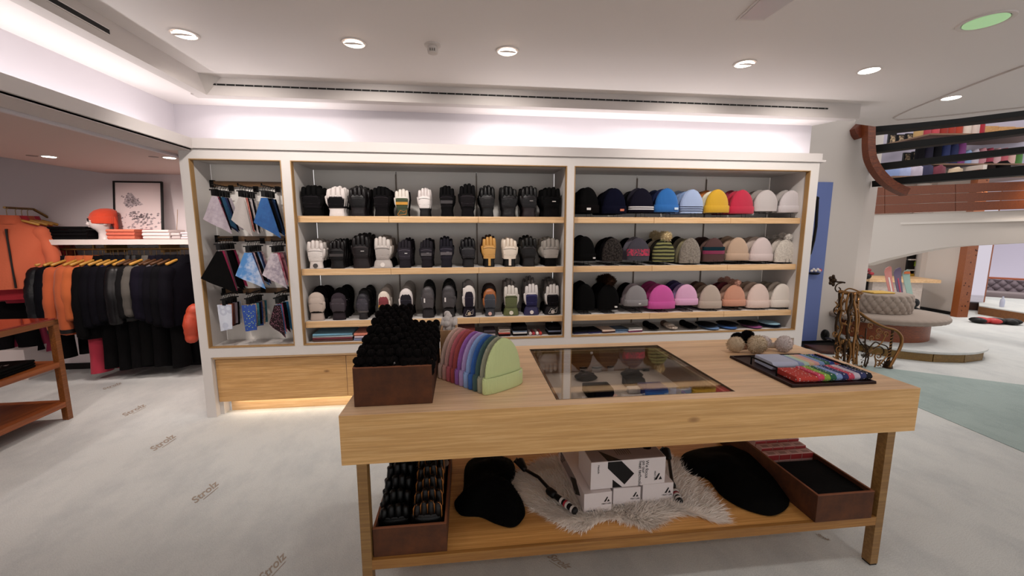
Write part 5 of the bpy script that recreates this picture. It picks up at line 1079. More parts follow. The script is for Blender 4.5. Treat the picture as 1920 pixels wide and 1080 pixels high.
# face-out coats at the far left
P0 = PD(34, 392, 4.15)
ra = thing('face_out_rail', 'short brass rail with wooden hangers at the far left', 'rail', P0)
e_ = PD(62, 392, 4.4)-P0; s0 = PD(8, 389, 4.0)-P0
obj('tube', MB().tube([s0, e_], .012, 8), BRASSD, ra, smooth=50); obj('bracket', MB().tube([e_, e_+Vector((.1, .2, -.18))], .014, 6), BRASSD, ra)
for k, (f_, c, L, lab, kd) in enumerate(((.0, 'BE5C3C', .70, 'salmon orange ski coat facing out at the far left', 'fabric'), (.35, 'A81E2C', .82, 'dark red coat behind the salmon one', 'fabric'), (.6, 'AC4E30', .66, 'orange jacket behind the dark red coat', 'fabric'), (.85, '981830', .88, 'crimson coat, last on the face-out rail', 'fabric'))):
    P = P0+s0*(1-f_)*.9+e_*f_*.8; t = jacket('ski_coat', tuple(P-Vector((0, 0, .01))), L, c, lab, .55+.03*k, 'plain', kd, (), 'coats on the face-out rail', True, .25)
for k, (px, py, c, lab, cc) in enumerate(((14, 556, '141016', 'black trousers below the salmon coat', 0), (34, 560, '8A2040', 'magenta trousers below the coats at the far left', 0), (6, 566, '5E1A34', 'plum trousers at the left edge of the picture', 0))):
    P = PD(px, py, 4.35+.1*k); trousers((P.x, P.y, P.z+.1), .1, .62, c, lab, .5)
# shelf goods
zs_ = ZS+.056
def soft_stack(px0, px1, py, n, t, col, kind, name, cat, labs, Y=4.79, d=.26, grp=None):
    A_, B_ = PY(px0, py, Y), PY(px1, py, Y); w = B_.x-A_.x
    for k in range(n):
        c = col[k % len(col)]; o = obj(name, folded(MB(), w*random.uniform(.96, 1), d, t*.96), mat(c, kind), smooth=40, loc=((A_.x+B_.x)/2+random.uniform(-.006, .006), Y+d/2, zs_+k*t)); tag(o, labs % (['bottom', 'second', 'third', 'fourth', 'top'][k] if k < n-1 else 'top'), cat, grp)
soft_stack(86, 166, 447, 4, .034, ['100d10', '141013'], 'fabric', 'folded_jumper', 'jumper', '%s folded black jumper of the stack on the wall shelf', grp='black jumpers on the wall shelf')
soft_stack(202, 255, 447, 3, .036, ['C8674E', 'C05e48', 'C86A50'], 'fabric', 'folded_jumper', 'jumper', '%s folded coral jumper of the stack on the wall shelf', grp='coral jumpers on the wall shelf')
soft_stack(268, 319, 447, 3, .034, ['CFC2C0', 'D6CAC8', 'CBBEBC'], 'fabric', 'folded_jumper', 'jumper', '%s folded white jumper of the stack on the wall shelf', grp='white jumpers on the wall shelf')
soft_stack(322, 338, 447, 2, .034, ['B0A4A4', 'BFB3B2'], 'fabric', 'folded_jumper', 'jumper', '%s grey jumper in the narrow stack right of the white ones', grp='grey jumpers on the wall shelf')
soft_stack(341, 356, 447, 3, .026, ['C4BAC0', 'D0c6c8'], 'fabric', 'folded_shirt', 'shirt', '%s pale shirt in the small stack beside the cabinet', grp='pale shirts on the wall shelf')
A_, B_ = PY(257, 447, 4.86), PY(268, 447, 4.86)
for k in range(3): o = obj('folded_jumper', folded(MB(), .09, .2, .034), mat('8e1f2c', 'fabric'), smooth=40, loc=((A_.x+B_.x)/2, 5.0, zs_+k*.036)); tag(o, '%s dark red jumper tucked between coral and white stacks' % ['bottom', 'middle', 'top'][k], 'jumper', 'dark red jumpers on the wall shelf')
# mannequin head with beanie
p = PY(196, 446, 4.88); hd = thing('mannequin_head', 'white mannequin head standing on the wall shelf', 'mannequin head', (p.x, 4.88, zs_), (0, 0, -.75))
MW = mat('C9BEBC', rough=.25)
obj('head', MB().loft([sring(x, y, z, a, b, 16, 2.1) for z, x, y, a, b in ((0, 0, .01, .062, .06), (.02, 0, .01, .055, .055), (.07, 0, .005, .045, .048), (.10, 0, -.005, .052, .06), (.125, 0, -.02, .062, .078), (.16, 0, -.02, .070, .090), (.20, 0, -.012, .074, .095), (.24, 0, 0, .072, .095), (.27, 0, .005, .055, .075), (.285, 0, .005, .02, .03))]), MW, hd, smooth=60)
obj('nose', MB().loft([sring(0, y, z, a, b, 8, 2) for z, y, a, b in ((.148, -.108, .012, .010), (.158, -.116, .013, .014), (.185, -.105, .008, .012), (.20, -.102, .006, .008))]), MW, hd, smooth=60)
obj('lips', MB().ball((0, -.104, .132), (.02, .008, .007), 10, 6), mat('C0aeac', rough=.25), hd, smooth=60)
for s_ in (-1, 1): obj('eye', MB().ball((s_*.03, -.094, .193), (.014, .010, .008), 10, 6), MW, hd, smooth=60); obj('ear', MB().ball((s_*.072, .005, .175), (.010, .022, .03), 8, 6), MW, hd, smooth=60)
bn = thing('beanie', 'orange slouchy beanie with dark patch on the mannequin head', 'beanie', (p.x, 4.88, zs_+.2), (0, 0, -.75))
OB = mat('B83A1E', 'knit')
obj('crown', MB().loft([sring(x, y, z, a, b, 20, 2.1) for z, x, y, a, b in ((-.03, 0, .01, .083, .108), (.03, 0, .012, .086, .112), (.07, 0, .02, .080, .108), (.105, 0, .035, .06, .09), (.125, 0, .045, .03, .05), (.13, 0, .05, .005, .01))]), OB, bn, smooth=60)
obj('cuff', MB().loft([sring(0, .01, z, a, b, 20, 2.1) for z, a, b in ((-.035, .083, .108), (-.033, .089, .114), (.035, .091, .117), (.04, .085, .11))]), OB, bn, smooth=60)
obj('patch', MB().box(-.018, .018, -.112, -.100, -.015, .02), mat('2a1210'), bn)
obj('back_flap', MB().loft([sring(0, y, z, a, b, 12, 2.2) for z, y, a, b in ((-.13, .10, .02, .01), (-.08, .10, .06, .02), (-.02, .09, .08, .03), (.04, .085, .07, .03))]), OB, bn, smooth=60)
# framed picture leaning on the wall
q = [PY(x, y, 5.05) for x, y in ((203, 338), (296, 341), (301, 447), (222, 447))]
pw, ph = q[1].x-q[0].x, q[0].z-zs_-.0
pc = thing('framed_picture', 'black framed mountain print leaning against the wall on the shelf', 'picture', (q[0].x+.035, 4.985, zs_), (-.13, 0, 0))
e = .016
obj('frame', MB().box(0, pw, -.012, .012, 0, e).box(0, pw, -.012, .012, ph-e, ph).box(0, e, -.012, .012, e, ph-e).box(pw-e, pw, -.012, .012, e, ph-e), BLACK, pc, bevel=.001)
obj('print', MB().box(e, pw-e, .0, .006, e, ph-e), mat('CBBCBC', 'plain', rough=.3), pc)
IN = mat('5a5258', 'cloud', col2='A89C9E', scale=60)
rng = random.Random(4)
def blob(cx, cz, w, h, n, m):
    b_ = MB()
    for k in range(n):
        x = cx+rng.gauss(0, w); z = cz+rng.gauss(0, h); s_ = rng.uniform(.006, .018)
        b_.add([(x-s_, -.0006, z-s_*.3), (x+s_*.2, -.0006, z-s_*.6), (x+s_, -.0006, z+s_*.1), (x+s_*.1, -.0006, z+s_*.7)], [(0, 1, 2, 3)])
    return b_
b_ = MB(); pr = [(.20, .62), (.22, .70), (.30, .79), (.36, .80), (.42, .74), (.50, .66), (.60, .60), (.52, .58), (.44, .60), (.38, .56), (.30, .57), (.24, .56)]
obj('mountain_ink', MB().add([(pw*x, -.0004, ph*z) for x, z in pr], [tuple(range(len(pr)))]), mat('857b80', 'cloud', col2='B5A8AA', scale=50), pc)
obj('rock_ink', blob(pw*.34, ph*.66, pw*.07, ph*.05, 70, IN).add([], []), IN, pc); obj('ridge_ink', blob(pw*.5, ph*.40, pw*.16, ph*.035, 90, IN), IN, pc); obj('valley_ink', blob(pw*.55, ph*.24, pw*.2, ph*.06, 60, IN), mat('8f8488'), pc)
for ch in pc.children:
    if ch.name.split('.')[0] in ('ridge_ink', 'valley_ink', 'rock_ink'): ch['kind'] = 'stuff'
p = PY(331, 447, 4.95); o = obj('thin_rod', MB().tube([(p.x, 4.95, zs_), (p.x-.02, 5.05, zs_+.33)], .0025, 6).disc((p.x, 4.95, zs_), .025, .003, 12), BRASSD); tag(o, 'thin brass stand rod on the wall shelf right of the picture', 'stand')
# white plinth below the coats at far left
PLx = PZ(96, 664, .28)
o = obj('low_plinth', MB().box(-5.4, -4.72, 4.8, 5.12, 0, .34), mat('CFC4C2', 'paint'), bevel=.003); tag(o, 'low white plinth behind the small oak table at the left edge', 'plinth')
# ------------------------------------------------------------ small oak table at left
c0_ = PZ(130, 785, 0); cz = [.885, .515, .165]
cB = PZ(123, 752.5, cz[2]); fB = PZ(0, 806, cz[2]); bB = PZ(0, 757, cz[2])
du = (fB-cB); du.z = 0; du.normalize()          # along the front edge, away to the lower left
dv_ = Vector((du.y, -du.x, 0)) if Vector((du.y, -du.x, 0)).dot(bB-cB) > 0 else Vector((-du.y, du.x, 0))
ang = math.atan2(-du.y, -du.x)
cB = PZ(138, 783, 0)
ot = thing('oak_table', 'three-tier oak table with reflection-red glass top at the left edge of the picture', 'table', (cB.x, cB.y, 0), (0, 0, ang))
# local: x goes from 0 (right corner) to negative along front edge, y towards the back
sgn = 1 if (Matrix.Rotation(ang, 3, 'Z') @ Vector((0, 1, 0))).dot(dv_) > 0 else -1
W2, D2 = 1.5, .75
WT = mat('8E5526', 'wood', col2='74421b', scale=.8)
def bx2(x0, x1, y0, y1, z0, z1): return MB().box(x0, x1, min(y0*sgn, y1*sgn), max(y0*sgn, y1*sgn), z0, z1)
for x in (-.045, -W2):
    for y in (0, D2-.045): obj('leg', bx2(x, x+.045, y, y+.045, 0, cz[0]-.012), WT, ot, bevel=.0015)
obj('top_rail', bx2(-W2, 0, 0, .03, cz[0]-.055, cz[0]-.012), WT, ot); obj('top_rail', bx2(-W2, 0, D2-.03, D2, cz[0]-.055, cz[0]-.012), WT, ot); obj('top_rail', bx2(-.03, 0, .03, D2-.03, cz[0]-.055, cz[0]-.012), WT, ot)
obj('glass_top', bx2(-W2+.01, -.01, .01, D2-.01, cz[0]-.012, cz[0]), mat('7E2618', rough=.06), ot)  # glass base colour carries the red it reflects, painted in
for z in cz[1:]: obj('shelf_board', bx2(-W2, -.0, .002, D2-.002, z-.045, z), mat('9C5626', 'wood', col2='80421b', scale=.7), ot, bevel=.001)
Rm = Matrix.Rotation(ang, 3, 'Z')
def OT(x, y, z): return Vector((cB.x, cB.y, 0))+Rm @ Vector((x, y*sgn, z))
for k in range(3): o = obj('folded_trousers', folded(MB(), .34, .26, .03), mat(['C9BCB6', 'BFB2AC', 'CFC3BE'][k], 'fabric'), smooth=40); o.location = OT(-.42, .52, cz[1]+.002+k*.031); o.rotation_euler = (0, 0, ang); tag(o, '%s folded cream garment at the back of the middle tier of the small oak table' % ['bottom', 'middle', 'top'][k], 'garment', 'cream garments on the oak table')
for k in range(3): o = obj('folded_shirt', folded(MB(), .36, .30, .02), mat('0f0c0d', 'fabric'), smooth=40); o.location = OT(-.36, .20, cz[1]+.002+k*.021); o.rotation_euler = (0, 0, ang+.1); tag(o, '%s folded black shirt at the front of the middle tier of the small oak table' % ['bottom', 'middle', 'top'][k], 'shirt', 'black shirts on the oak table')
b_ = MB(); rng = random.Random(9)
for k in range(26): x = rng.uniform(-.13, .05); y = rng.uniform(-.09, .09); b_.box(x, x+rng.uniform(.01, .03), y, y+.004, .0, .0006)
o2 = obj('white_print', b_, mat('A89E9A'), o, loc=(0, 0, .0205))
# ------------------------------------------------------------ right side: iron bar, hat on the panel
pts = [PY(x, y, YA-.10) for x, y in ((1533, 372), (1532, 390), (1530, 425), (1526, 450), (1519, 476))]
ib = thing('iron_pull_bar', 'long black wrought iron bar on the blue panel beside the cabinet', 'handle', pts[0])
obj('bar', MB().tube([q-pts[0] for q in pts], .018, 8), BLKM, ib, smooth=60); obj('mount', MB().ball((0, .02, 0), (.03, .04, .03)), BLKM, ib, smooth=60); obj('mount', MB().ball(pts[-1]-pts[0]+Vector((0, .03, 0)), (.03, .04, .03)), BLKM, ib, smooth=60)
p = PY(1527, 508, YA-.08); hk2 = thing('knitted_ornament', 'black, white and red knitted ornament beside the cabinet edge', 'ornament', p)
obj('base', MB().loft([sring(0, 0, z, a, a*.8, 12) for z, a in ((-.05, .05), (-.03, .075), (-.02, .05))]), BLACK, hk2, smooth=50)
for k in range(5): obj('white_bobble', MB().ball(((k-2)*.03-.01, -.03, .005+.02*(k % 2)), .018, 8, 6), mat('D8D0CE'), hk2, smooth=60)
obj('red_bobble', MB().ball((.065, -.02, .01), .024, 10, 8), mat('B02038'), hk2, smooth=60)
# flat black slab painted as the dark of a stair opening, brown edging
q = [PZ(x, y, .003) for x, y in ((1490, 640), (1572, 639), (1600, 662), (1500, 652))]
struct('stairwell_dark', MB().poly([Vector((a_.x, a_.y, .001)) for a_ in q], (0, 0, .006)), mat('0c0908'))
q = [PZ(x, y, .01) for x, y in ((1508, 649), (1562, 652), (1565, 664), (1540, 662))]
struct('trim_10', MB().poly([Vector((a_.x, a_.y, .008)) for a_ in q], (0, 0, .03)), mat('5A2A18', 'wood', col2='3a180c'))
# ------------------------------------------------------------ brass railing with scrollwork
BR = mat('7A5632', 'leather', rough=.28, metal=.9); BRK = mat('3A2A1C', 'leather', rough=.35, metal=.8)
Fd = 4.72
def rpt(x, y, d=0): return PD(x, y, Fd+d)
base = PZ(1664, 690, 0)
rl = thing('brass_stair_railing', 'ornate brass stair railing with curling leaves behind the table corner', 'railing', (base.x, base.y, 0))
def rt(pts, r, nm, m=BR, d=0, n=7, flat=1): return obj(nm, MB().tube([rpt(x, y, (d if not isinstance(d, (list, tuple)) else d[i]))-rl.location for i, (x, y) in enumerate(pts)], r, n, rnd=True, flat=flat), m, rl, smooth=60)
def spl(P, n=6):
    o = []
    for i in range(len(P)-1):
        p0, p1, p2, p3 = P[max(i-1, 0)], P[i], P[i+1], P[min(i+2, len(P)-1)]
        for k in range(n):
            f = k/n; o.append(tuple(.5*((2*b)+(c-a)*f+(2*a-5*b+4*c-d)*f*f+(3*b-a-3*c+d)*f**3) for a, b, c, d in zip(p0, p1, p2, p3)))
    return o+[P[-1]]
rt(spl([(1612, 586), (1622, 594), (1640, 605), (1660, 614), (1680, 620), (1690, 632), (1690, 645), (1684, 660), (1677, 672), (1668, 688)]), .017, 'handrail')
rt([(1674, 618), (1671, 640), (1668, 665), (1665, 684)], .013, 'baluster', BRK)
for k in range(9): rt([(1675.5-.9*k, 625+6*k), (1670.5-.9*k, 628+6*k)], .0055, 'twist', BR, -.02)
obj('baluster_foot', MB().lathe((0, 0, 0), [(.05, 0), (.045, .03), (.02, .09), (.012, .12)], 12), BRK, rl, smooth=50)
rt(spl([(1560, 521), (1568, 528), (1578, 529), (1584, 530)]), .010, 'rail_arm', BRK)
obj('rosette', MB().ball(rpt(1561, 526)-rl.location, (.035, .03, .055), 10, 8), BRK, rl, smooth=40)
for k in range(5): a_ = 2*PI*k/5; obj('petal', MB().ball(rpt(1561+5*math.cos(a_), 526+8*math.sin(a_), -.03)-rl.location, (.022, .012, .022), 8, 6), BRK, rl, smooth=40)
rt(spl([(1580, 530), (1570, 533), (1566, 541), (1570, 547), (1576, 543), (1573, 539)]), .007, 'scroll', BRK)
rt(spl([(1572, 546), (1585, 549), (1600, 551), (1618, 549)]), [.01]+[.022]*17+[.008], 'cap_rail', BR, flat=.5)
rt(spl([(1584, 545), (1592, 541), (1604, 544), (1618, 550)]), .009, 'cap_rail', BR, .12)
# the newel: bundle of stems with leaves
rng = random.Random(12)
for k, (xt, xb) in enumerate(((1574, 1566), (1580, 1572), (1590, 1592), (1598, 1590), (1604, 1600), (1610, 1606), (1596, 1583))):
    P = [(xt+(xb-xt)*i/8+rng.uniform(-3.0, 3.0), 550+16.5*i) for i in range(9)]
    rt(spl(P, 4), rng.uniform(.010, .016), 'stem', BR if k % 3 else BRK, rng.uniform(-.08, .1))
leaf = MB()
for k in range(150):
    x = rng.uniform(1566, 1612); y = rng.uniform(553, 684); x += -(y-553)*.03
    c_ = rpt(x, y, rng.uniform(-.10, .08))-rl.location; s_ = rng.uniform(.018, .04); a_ = rng.uniform(-1.2, 1.2)
    u = Vector((math.sin(a_)*.9, rng.uniform(-.4, .4), math.cos(a_))).normalized()*s_; v = u.cross(Vector((rng.uniform(-.5, .5), 1, 0))).normalized()*s_*.34; w_ = Vector((0, -s_*.25, 0))
    leaf.add([c_-u, c_-u*.2+v, c_+u*.4+v*.8, c_+u, c_+u*.4-v*.8, c_-u*.2-v, c_+w_], [(0, 1, 6), (1, 2, 6), (2, 3, 6), (3, 4, 6), (4, 5, 6), (5, 0, 6)])
lo = obj('leaf_sprays', leaf, BR, rl); lo['kind'] = 'stuff'
def curl(cx, cy_, r, t0, turns, th=.006, m=BR, d=0):
    P = []
    for i in range(22): f = i/21; a_ = t0+turns*2*PI*f; rr = r*(1-.72*f); P.append((cx+rr*math.cos(a_), cy_+rr*math.sin(a_)))
    rt(P, th, 'scroll', m, d, 6)
for (cx, cy_, r, t0, tr_, m, dd) in ((1571, 580, 12, 1.2, .55, BRK, .05), (1566, 626, 7, 0, 1.1, BR, 0), (1575, 655, 8, 2, 1.2, BR, -.05), (1602, 648, 9, 1, 1.2, BR, -.05), (1590, 605, 7, 0, 1.3, BR, -.06), (1586, 672, 9, 3, 1.2, BR, -.05),
    (1609, 598, 8, -1.5, -1.2, BRK, 0), (1618, 600, 6, 3, 1.2, BRK, 0), (1632, 610, 6, 1, 1.3, BR, 0), (1648, 620, 7, 0, 1.3, BR, 0), (1660, 626, 6, 2, -1.3, BR, 0), (1634, 634, 5, 2, 1.3, BR, 0), (1645, 632, 5, 0, -1.4, BR, 0),
    (1650, 662, 15, 3.6, .55, BRK, 0), (1647, 668, 8, 1, 1.3, BR, 0), (1632, 665, 6, 3, 1.2, BR, 0), (1646, 680, 6, 0, 1.3, BR, 0), (1616, 635, 10, 2.2, .6, BRK, 0), (1655, 680, 7, 2, 1.1, BRK, 0)): curl(cx, cy_, r, t0, tr_, .006 if r < 12 else .008, m, dd)
for k, P in enumerate(([(1609, 600), (1606, 620), (1612, 640), (1622, 652)], [(1624, 616), (1622, 640), (1624, 665), (1620, 686)], [(1628, 655), (1640, 642), (1650, 645), (1663, 650), (1667, 662)], [(1630, 660), (1645, 650), (1655, 640), (1660, 628)], [(1620, 640), (1626, 655), (1628, 672), (1622, 688)], [(1640, 668), (1642, 680), (1640, 688)], [(1665, 664), (1656, 676), (1646, 686)], [(1566, 676), (1580, 684), (1600, 688), (1616, 686)], [(1562, 668), (1575, 680), (1595, 690), (1612, 694)])):
    rt(spl(P, 5), .0075, 'scroll_bar', BRK if k in (0, 1, 2, 4) else BR)
lf2 = MB()
for k in range(40):
    x = rng.uniform(1614, 1630); y = rng.uniform(640, 688); c_ = rpt(x, y, rng.uniform(-.03, .03))-rl.location; s_ = rng.uniform(.015, .03); a_ = rng.uniform(-2, 2)
    u = Vector((math.sin(a_), rng.uniform(-.4, .4), math.cos(a_))).normalized()*s_; v = u.cross(Vector((0, 1, 0))).normalized()*s_*.3
    lf2.add([c_-u, c_+v, c_+u, c_-v, c_+Vector((0, -s_*.2, 0))], [(0, 1, 4), (1, 2, 4), (2, 3, 4), (3, 0, 4)])
lo = obj('dark_leaves', lf2, BRK, rl); lo['kind'] = 'stuff'
obj('floor_bracket', MB().ball(rpt(1547, 628, .6)-rl.location, (.05, .05, .075), 12, 8).tube([rpt(1547, 632, .6)-rl.location, rpt(1562, 638, .2)-rl.location], .014, 6), BLKM, rl, smooth=50)
# ------------------------------------------------------------ pouf on round platform
rc = Vector((cy, -sy, 0)); dc = Vector((sy, cy, 0))        # horizontal camera axes, used only for measuring
def camxy(px, d, z=0): p = EYEV+ray(px, 434)*1; v = rc*((px-960)/FPX*d)+dc*d; return Vector((v.x, v.y, z))
def ell(c, a, b, z, n=48): return [Vector((c.x, c.y, z))+rc*(a*math.cos(2*PI*k/n))+dc*(b*math.sin(2*PI*k/n)) for k in range(n)]
pc_ = camxy(1722, 5.42)
pl = thing('round_platform', 'low carpeted round platform with an oak plank rim under the pouf', 'platform', pc_)
sh = lambda R_: [[q-pc_ for q in r] for r in R_]
obj('carpet_top', MB().loft(sh([ell(pc_, .80, .64, .10), ell(pc_, .82, .66, .115), ell(pc_, .82, .66, .135)])), CARP, pl)
nf = 14
for k in range(nf):
    a0, a1 = 2*PI*k/nf+.35, 2*PI*(k+1)/nf+.338; P = []
    f_ = lambda a_, s_, z: rc*(.80*s_*math.cos(a_))+dc*(.64*s_*math.sin(a_))+Vector((0, 0, z))
    obj('rim_plank', MB().poly([f_(a0, 1, .004), f_(a1, 1, .004), f_(a1, .95, .004), f_(a0, .95, .004)][::1], (0, 0, .112)), mat('8A6B2E', 'wood', col2='6e5322', scale=1.5), pl)
pq = camxy(1672, 5.62)
pf = thing('tufted_pouf', 'round taupe tufted pouf with raised drum and knotty pine base on the platform', 'pouf', pq+Vector((0, 0, .136)))
z_ = .136
shz = lambda R_: [[q-pq-Vector((0, 0, z_)) for q in r] for r in R_]
obj('pine_base', MB().loft(shz([ell(pq, .53, .42, z_, 32), ell(pq, .53, .42, .40, 32)])), mat('964C1c', 'wood', col2='703210', scale=2), pf, smooth=40)
TF = mat('93857a', 'fabric'); BTN = mat('3a312c')
def tuft(ps, a, b, z0, z1, nu, nv, bulge, amp, ku, kv):
    R_ = []
    for j in range(nv+1):
        v = j/nv; z = z0+(z1-z0)*v; row = []
        for i in range(nu):
            a_ = 2*PI*i/nu; u = i/nu*ku; w_ = v*kv
            dmp = abs(math.sin(PI*(u+w_*.5)))*abs(math.sin(PI*(u-w_*.5)))
            s_ = 1+bulge*math.sin(PI*v)-amp*(1-dmp**.35)
            if j in (0, nv): s_ -= .04
            row.append(Vector((ps.x, ps.y, z))+rc*(a*s_*math.cos(a_))+dc*(b*s_*math.sin(a_)))
        R_.append(row)
    return R_
obj('seat_cushion', MB().loft(shz([ell(pq, .60, .50, .385)]+tuft(pq, .69, .57, .39, .47, 160, 6, .03, .035, 46, 1)+[ell(pq, .60, .49, .482, 160)] if False else tuft(pq, .69, .57, .385, .475, 176, 8, .05, .035, 44, 1))), TF, pf, smooth=70)
dr = Vector(pq)+rc*(-.03)+dc*(.05)
obj('drum', MB().loft(shz(tuft(dr, .36, .30, .47, .735, 220, 26, .06, .085, 22, 4))), TF, pf, smooth=70)
bt_ = MB()
for j in range(1, 4):
    for i in range(22):
        a_ = 2*PI*(i+(.5 if j % 2 else 0))/22; q = Vector((dr.x, dr.y, .47+.265*j/4))+rc*(.345*math.cos(a_))+dc*(.288*math.sin(a_)); bt_.ball(q-pq-Vector((0, 0, z_)), .010, 6, 4)
obj('buttons', bt_, BTN, pf, smooth=60)
o = obj('yellow_cloth', folded(MB(), .30, .2, .018), mat('CFA84c', 'fabric'), smooth=40, loc=Vector((dr.x, dr.y, .738))+rc*-.06, parent=None); o.rotation_euler = (0, 0, -YAW); tag(o, 'yellow folded cloth lying on top of the pouf drum', 'cloth')
# ------------------------------------------------------------ skis
for k, (x0, y0, x1, y1, c, l) in enumerate(((1662, 499, 1676, 566, 'C07A72', 'pink'), (1680, 501, 1692, 570, '5a4a68', 'purple'), (1696, 505, 1712, 575, '8FAAA0', 'mint green'))):
    d = 6.55; a_, b_ = PD(x0, y0, d), PD(x1, y1, d-.05); v = (b_-a_).normalized(); b_ = a_+v*((a_.z)/-v.z) if v.z < 0 else b_
    t = thing('ski', l+' ski standing upright behind the pouf', 'ski', b_, group='skis behind the pouf'); m = mat(c, rough=.3)
    R_ = []
    for f_, w_, off in ((0, .052, 0), (.1, .05, .01), (.5, .042, 0), (.8, .05, 0), (.92, .056, .012), (.97, .045, .035), (1.0, .012, .06)):
        c_ = (b_.lerp(a_, f_))-b_+Vector((0, -off, 0)); R_.append([c_+rc*-w_, c_+rc*w_, c_+rc*w_+dc*.012, c_+rc*-w_+dc*.012])
    obj('ski_body', MB().loft(R_), m, t, smooth=30)
    if k == 2:
        c_ = b_.lerp(a_, .42)-b_
        obj('tip_panel', MB().poly([b_.lerp(a_, .93)-b_+rc*-.055+dc*-.03, b_.lerp(a_, .93)-b_+rc*.05+dc*-.03, b_.lerp(a_, .97)-b_+rc*.04+dc*-.045, b_.lerp(a_, .97)-b_+rc*-.045+dc*-.045], dc*.004), mat('C8642c'), t)
        obj('binding', MB().ball(c_+Vector((0, -.03, .05)), (.06, .05, .07), 10, 8).ball(c_+Vector((.02, -.04, -.07)), (.05, .05, .05), 10, 8), BLACK, t, smooth=50)
    else: obj('stripe', MB().poly([b_.lerp(a_, .5)-b_+rc*-.012+dc*-.003, b_.lerp(a_, .5)-b_+rc*.012+dc*-.003, b_.lerp(a_, .85)-b_+rc*.012+dc*-.003, b_.lerp(a_, .85)-b_+rc*-.012+dc*-.003], dc*.002), mat('D8D0CC' if k == 0 else 'A03a5a'), t)
# ------------------------------------------------------------ counter
cL = camxy(1642, 7.9); cR = camxy(1737, 7.75); ct = thing('shop_counter', 'white shop counter with oak top at the back right', 'counter', cL)
ux = (cR-cL); wc = ux.length; ux.normalize(); uy = Vector((-ux.y, ux.x, 0)); zt_ = PD(1700, 527, 7.8).z
def ob(x0, x1, y0, y1, z0, z1): return MB().poly([ux*x0+uy*y0+Vector((0, 0, z0)), ux*x1+uy*y0+Vector((0, 0, z0)), ux*x1+uy*y1+Vector((0, 0, z0)), ux*x0+uy*y1+Vector((0, 0, z0))], (0, 0, z1-z0))
obj('front', ob(0, wc, 0, .6, .03, zt_-.03), mat('CFC3BC', 'wood', col2='BFB2AA', scale=2), ct); obj('top', ob(-.1, wc+.25, -.06, .62, zt_-.03, zt_+.03), OAKL, ct); obj('toe_kick', ob(0, wc, .03, .6, 0, .03), BLACK, ct)
o = obj('black_cabinet', ob(-.9, -.02, .1, .7, 0, zt_+.0), mat('0e0c0d', rough=.3), loc=cL); tag(o, 'black glossy cabinet left of the white counter at the back', 'cabinet')
p = PD(1628, 518, 7.9)
for k, (dx_, dz_, c, l, r_) in enumerate(((-.05, .0, '1a1517', 'black', .10), (.05, .05, 'A02030', 'red', .06), (-.02, .12, '8e1c2c', 'dark red', .06))): o = obj('wrapped_parcel', MB().ball(p+Vector((dx_, 0, dz_)), (r_, r_*.7, r_*.6), 10, 7), mat(c), smooth=50); tag(o, l+' soft parcel on the black cabinet at the back', 'parcel')
# back walls of the far room
def vwall(name, px0, d0_, px1, d1_, z0, z1, m, th=.08): return wallseg(name, camxy(px0, d0_), camxy(px1, d1_), z0, z1, m, th)
vwall('wall_far_a', 1560, 9.2, 1745, 9.0, 0, 2.8, mat('C9BEB6', 'paint')); vwall('wall_far_b', 1738, 8.25, 1816, 7.55, 0, 2.8, mat('CDC3BB', 'paint'))
vwall('wall_far_d', 1738, 8.25, 1700, 9.3, 0, 2.8, mat('CDC3BB', 'paint'))
vwall('baseboard_far', 1738, 8.23, 1814, 7.53, 0, .06, BLACK, .02)
a_, b_ = PD(1712, 471, 8.5), PD(1731, 523, 8.5)
wd = thing('wall_display_shelf', 'narrow black framed display shelf with yellow items behind the counter', 'display', a_)
wv_, hv_ = (b_-a_).dot(rc), (a_.z-b_.z)
def ob2(x0, x1, z0, z1, y0=0, y1=.1): return MB().poly([rc*x0+dc*y0+Vector((0, 0, z0)), rc*x1+dc*y0+Vector((0, 0, z0)), rc*x1+dc*y1+Vector((0, 0, z0)), rc*x0+dc*y1+Vector((0, 0, z0))], (0, 0, z1-z0))
obj('back_panel', ob2(-.02, wv_+.08, -hv_, 0, .06, .1), mat('14100e'), wd)
for z in (-.0, -.18, -.40, -hv_): obj('shelf_strip', ob2(-.02, wv_+.08, z-.012, z+.012, 0, .1), mat('CFC6BE'), wd)
obj('yellow_item', ob2(.0, wv_*.9, -.56, -.48, .02, .06), mat('C89A28'), wd); obj('green_mark', ob2(.12, .2, -.32, -.22, .02, .06), mat('8FA838'), wd)
# pine post
a_ = camxy(1821, 7.45); o = thing('pine_post', 'tall knotty pine post at the edge of the far seating room', 'post', a_)
obj('post_board', MB().poly([rc*-.10, rc*.10, rc*.10+dc*.12, rc*-.10+dc*.12], (0, 0, 2.7)), mat('A05A24', 'wood', col2='804016', scale=3), o); kn = MB(); rng = random.Random(3)
for k in range(34): x = rng.uniform(-.08, .08); z = rng.uniform(.05, 2.6); kn.add([rc*(x+.012*math.cos(j*PI/3))+dc*-.001+Vector((0, 0, z+.016*math.sin(j*PI/3))) for j in range(6)], [tuple(range(6))])
obj('knots', kn, mat('4a1c0c'), o)
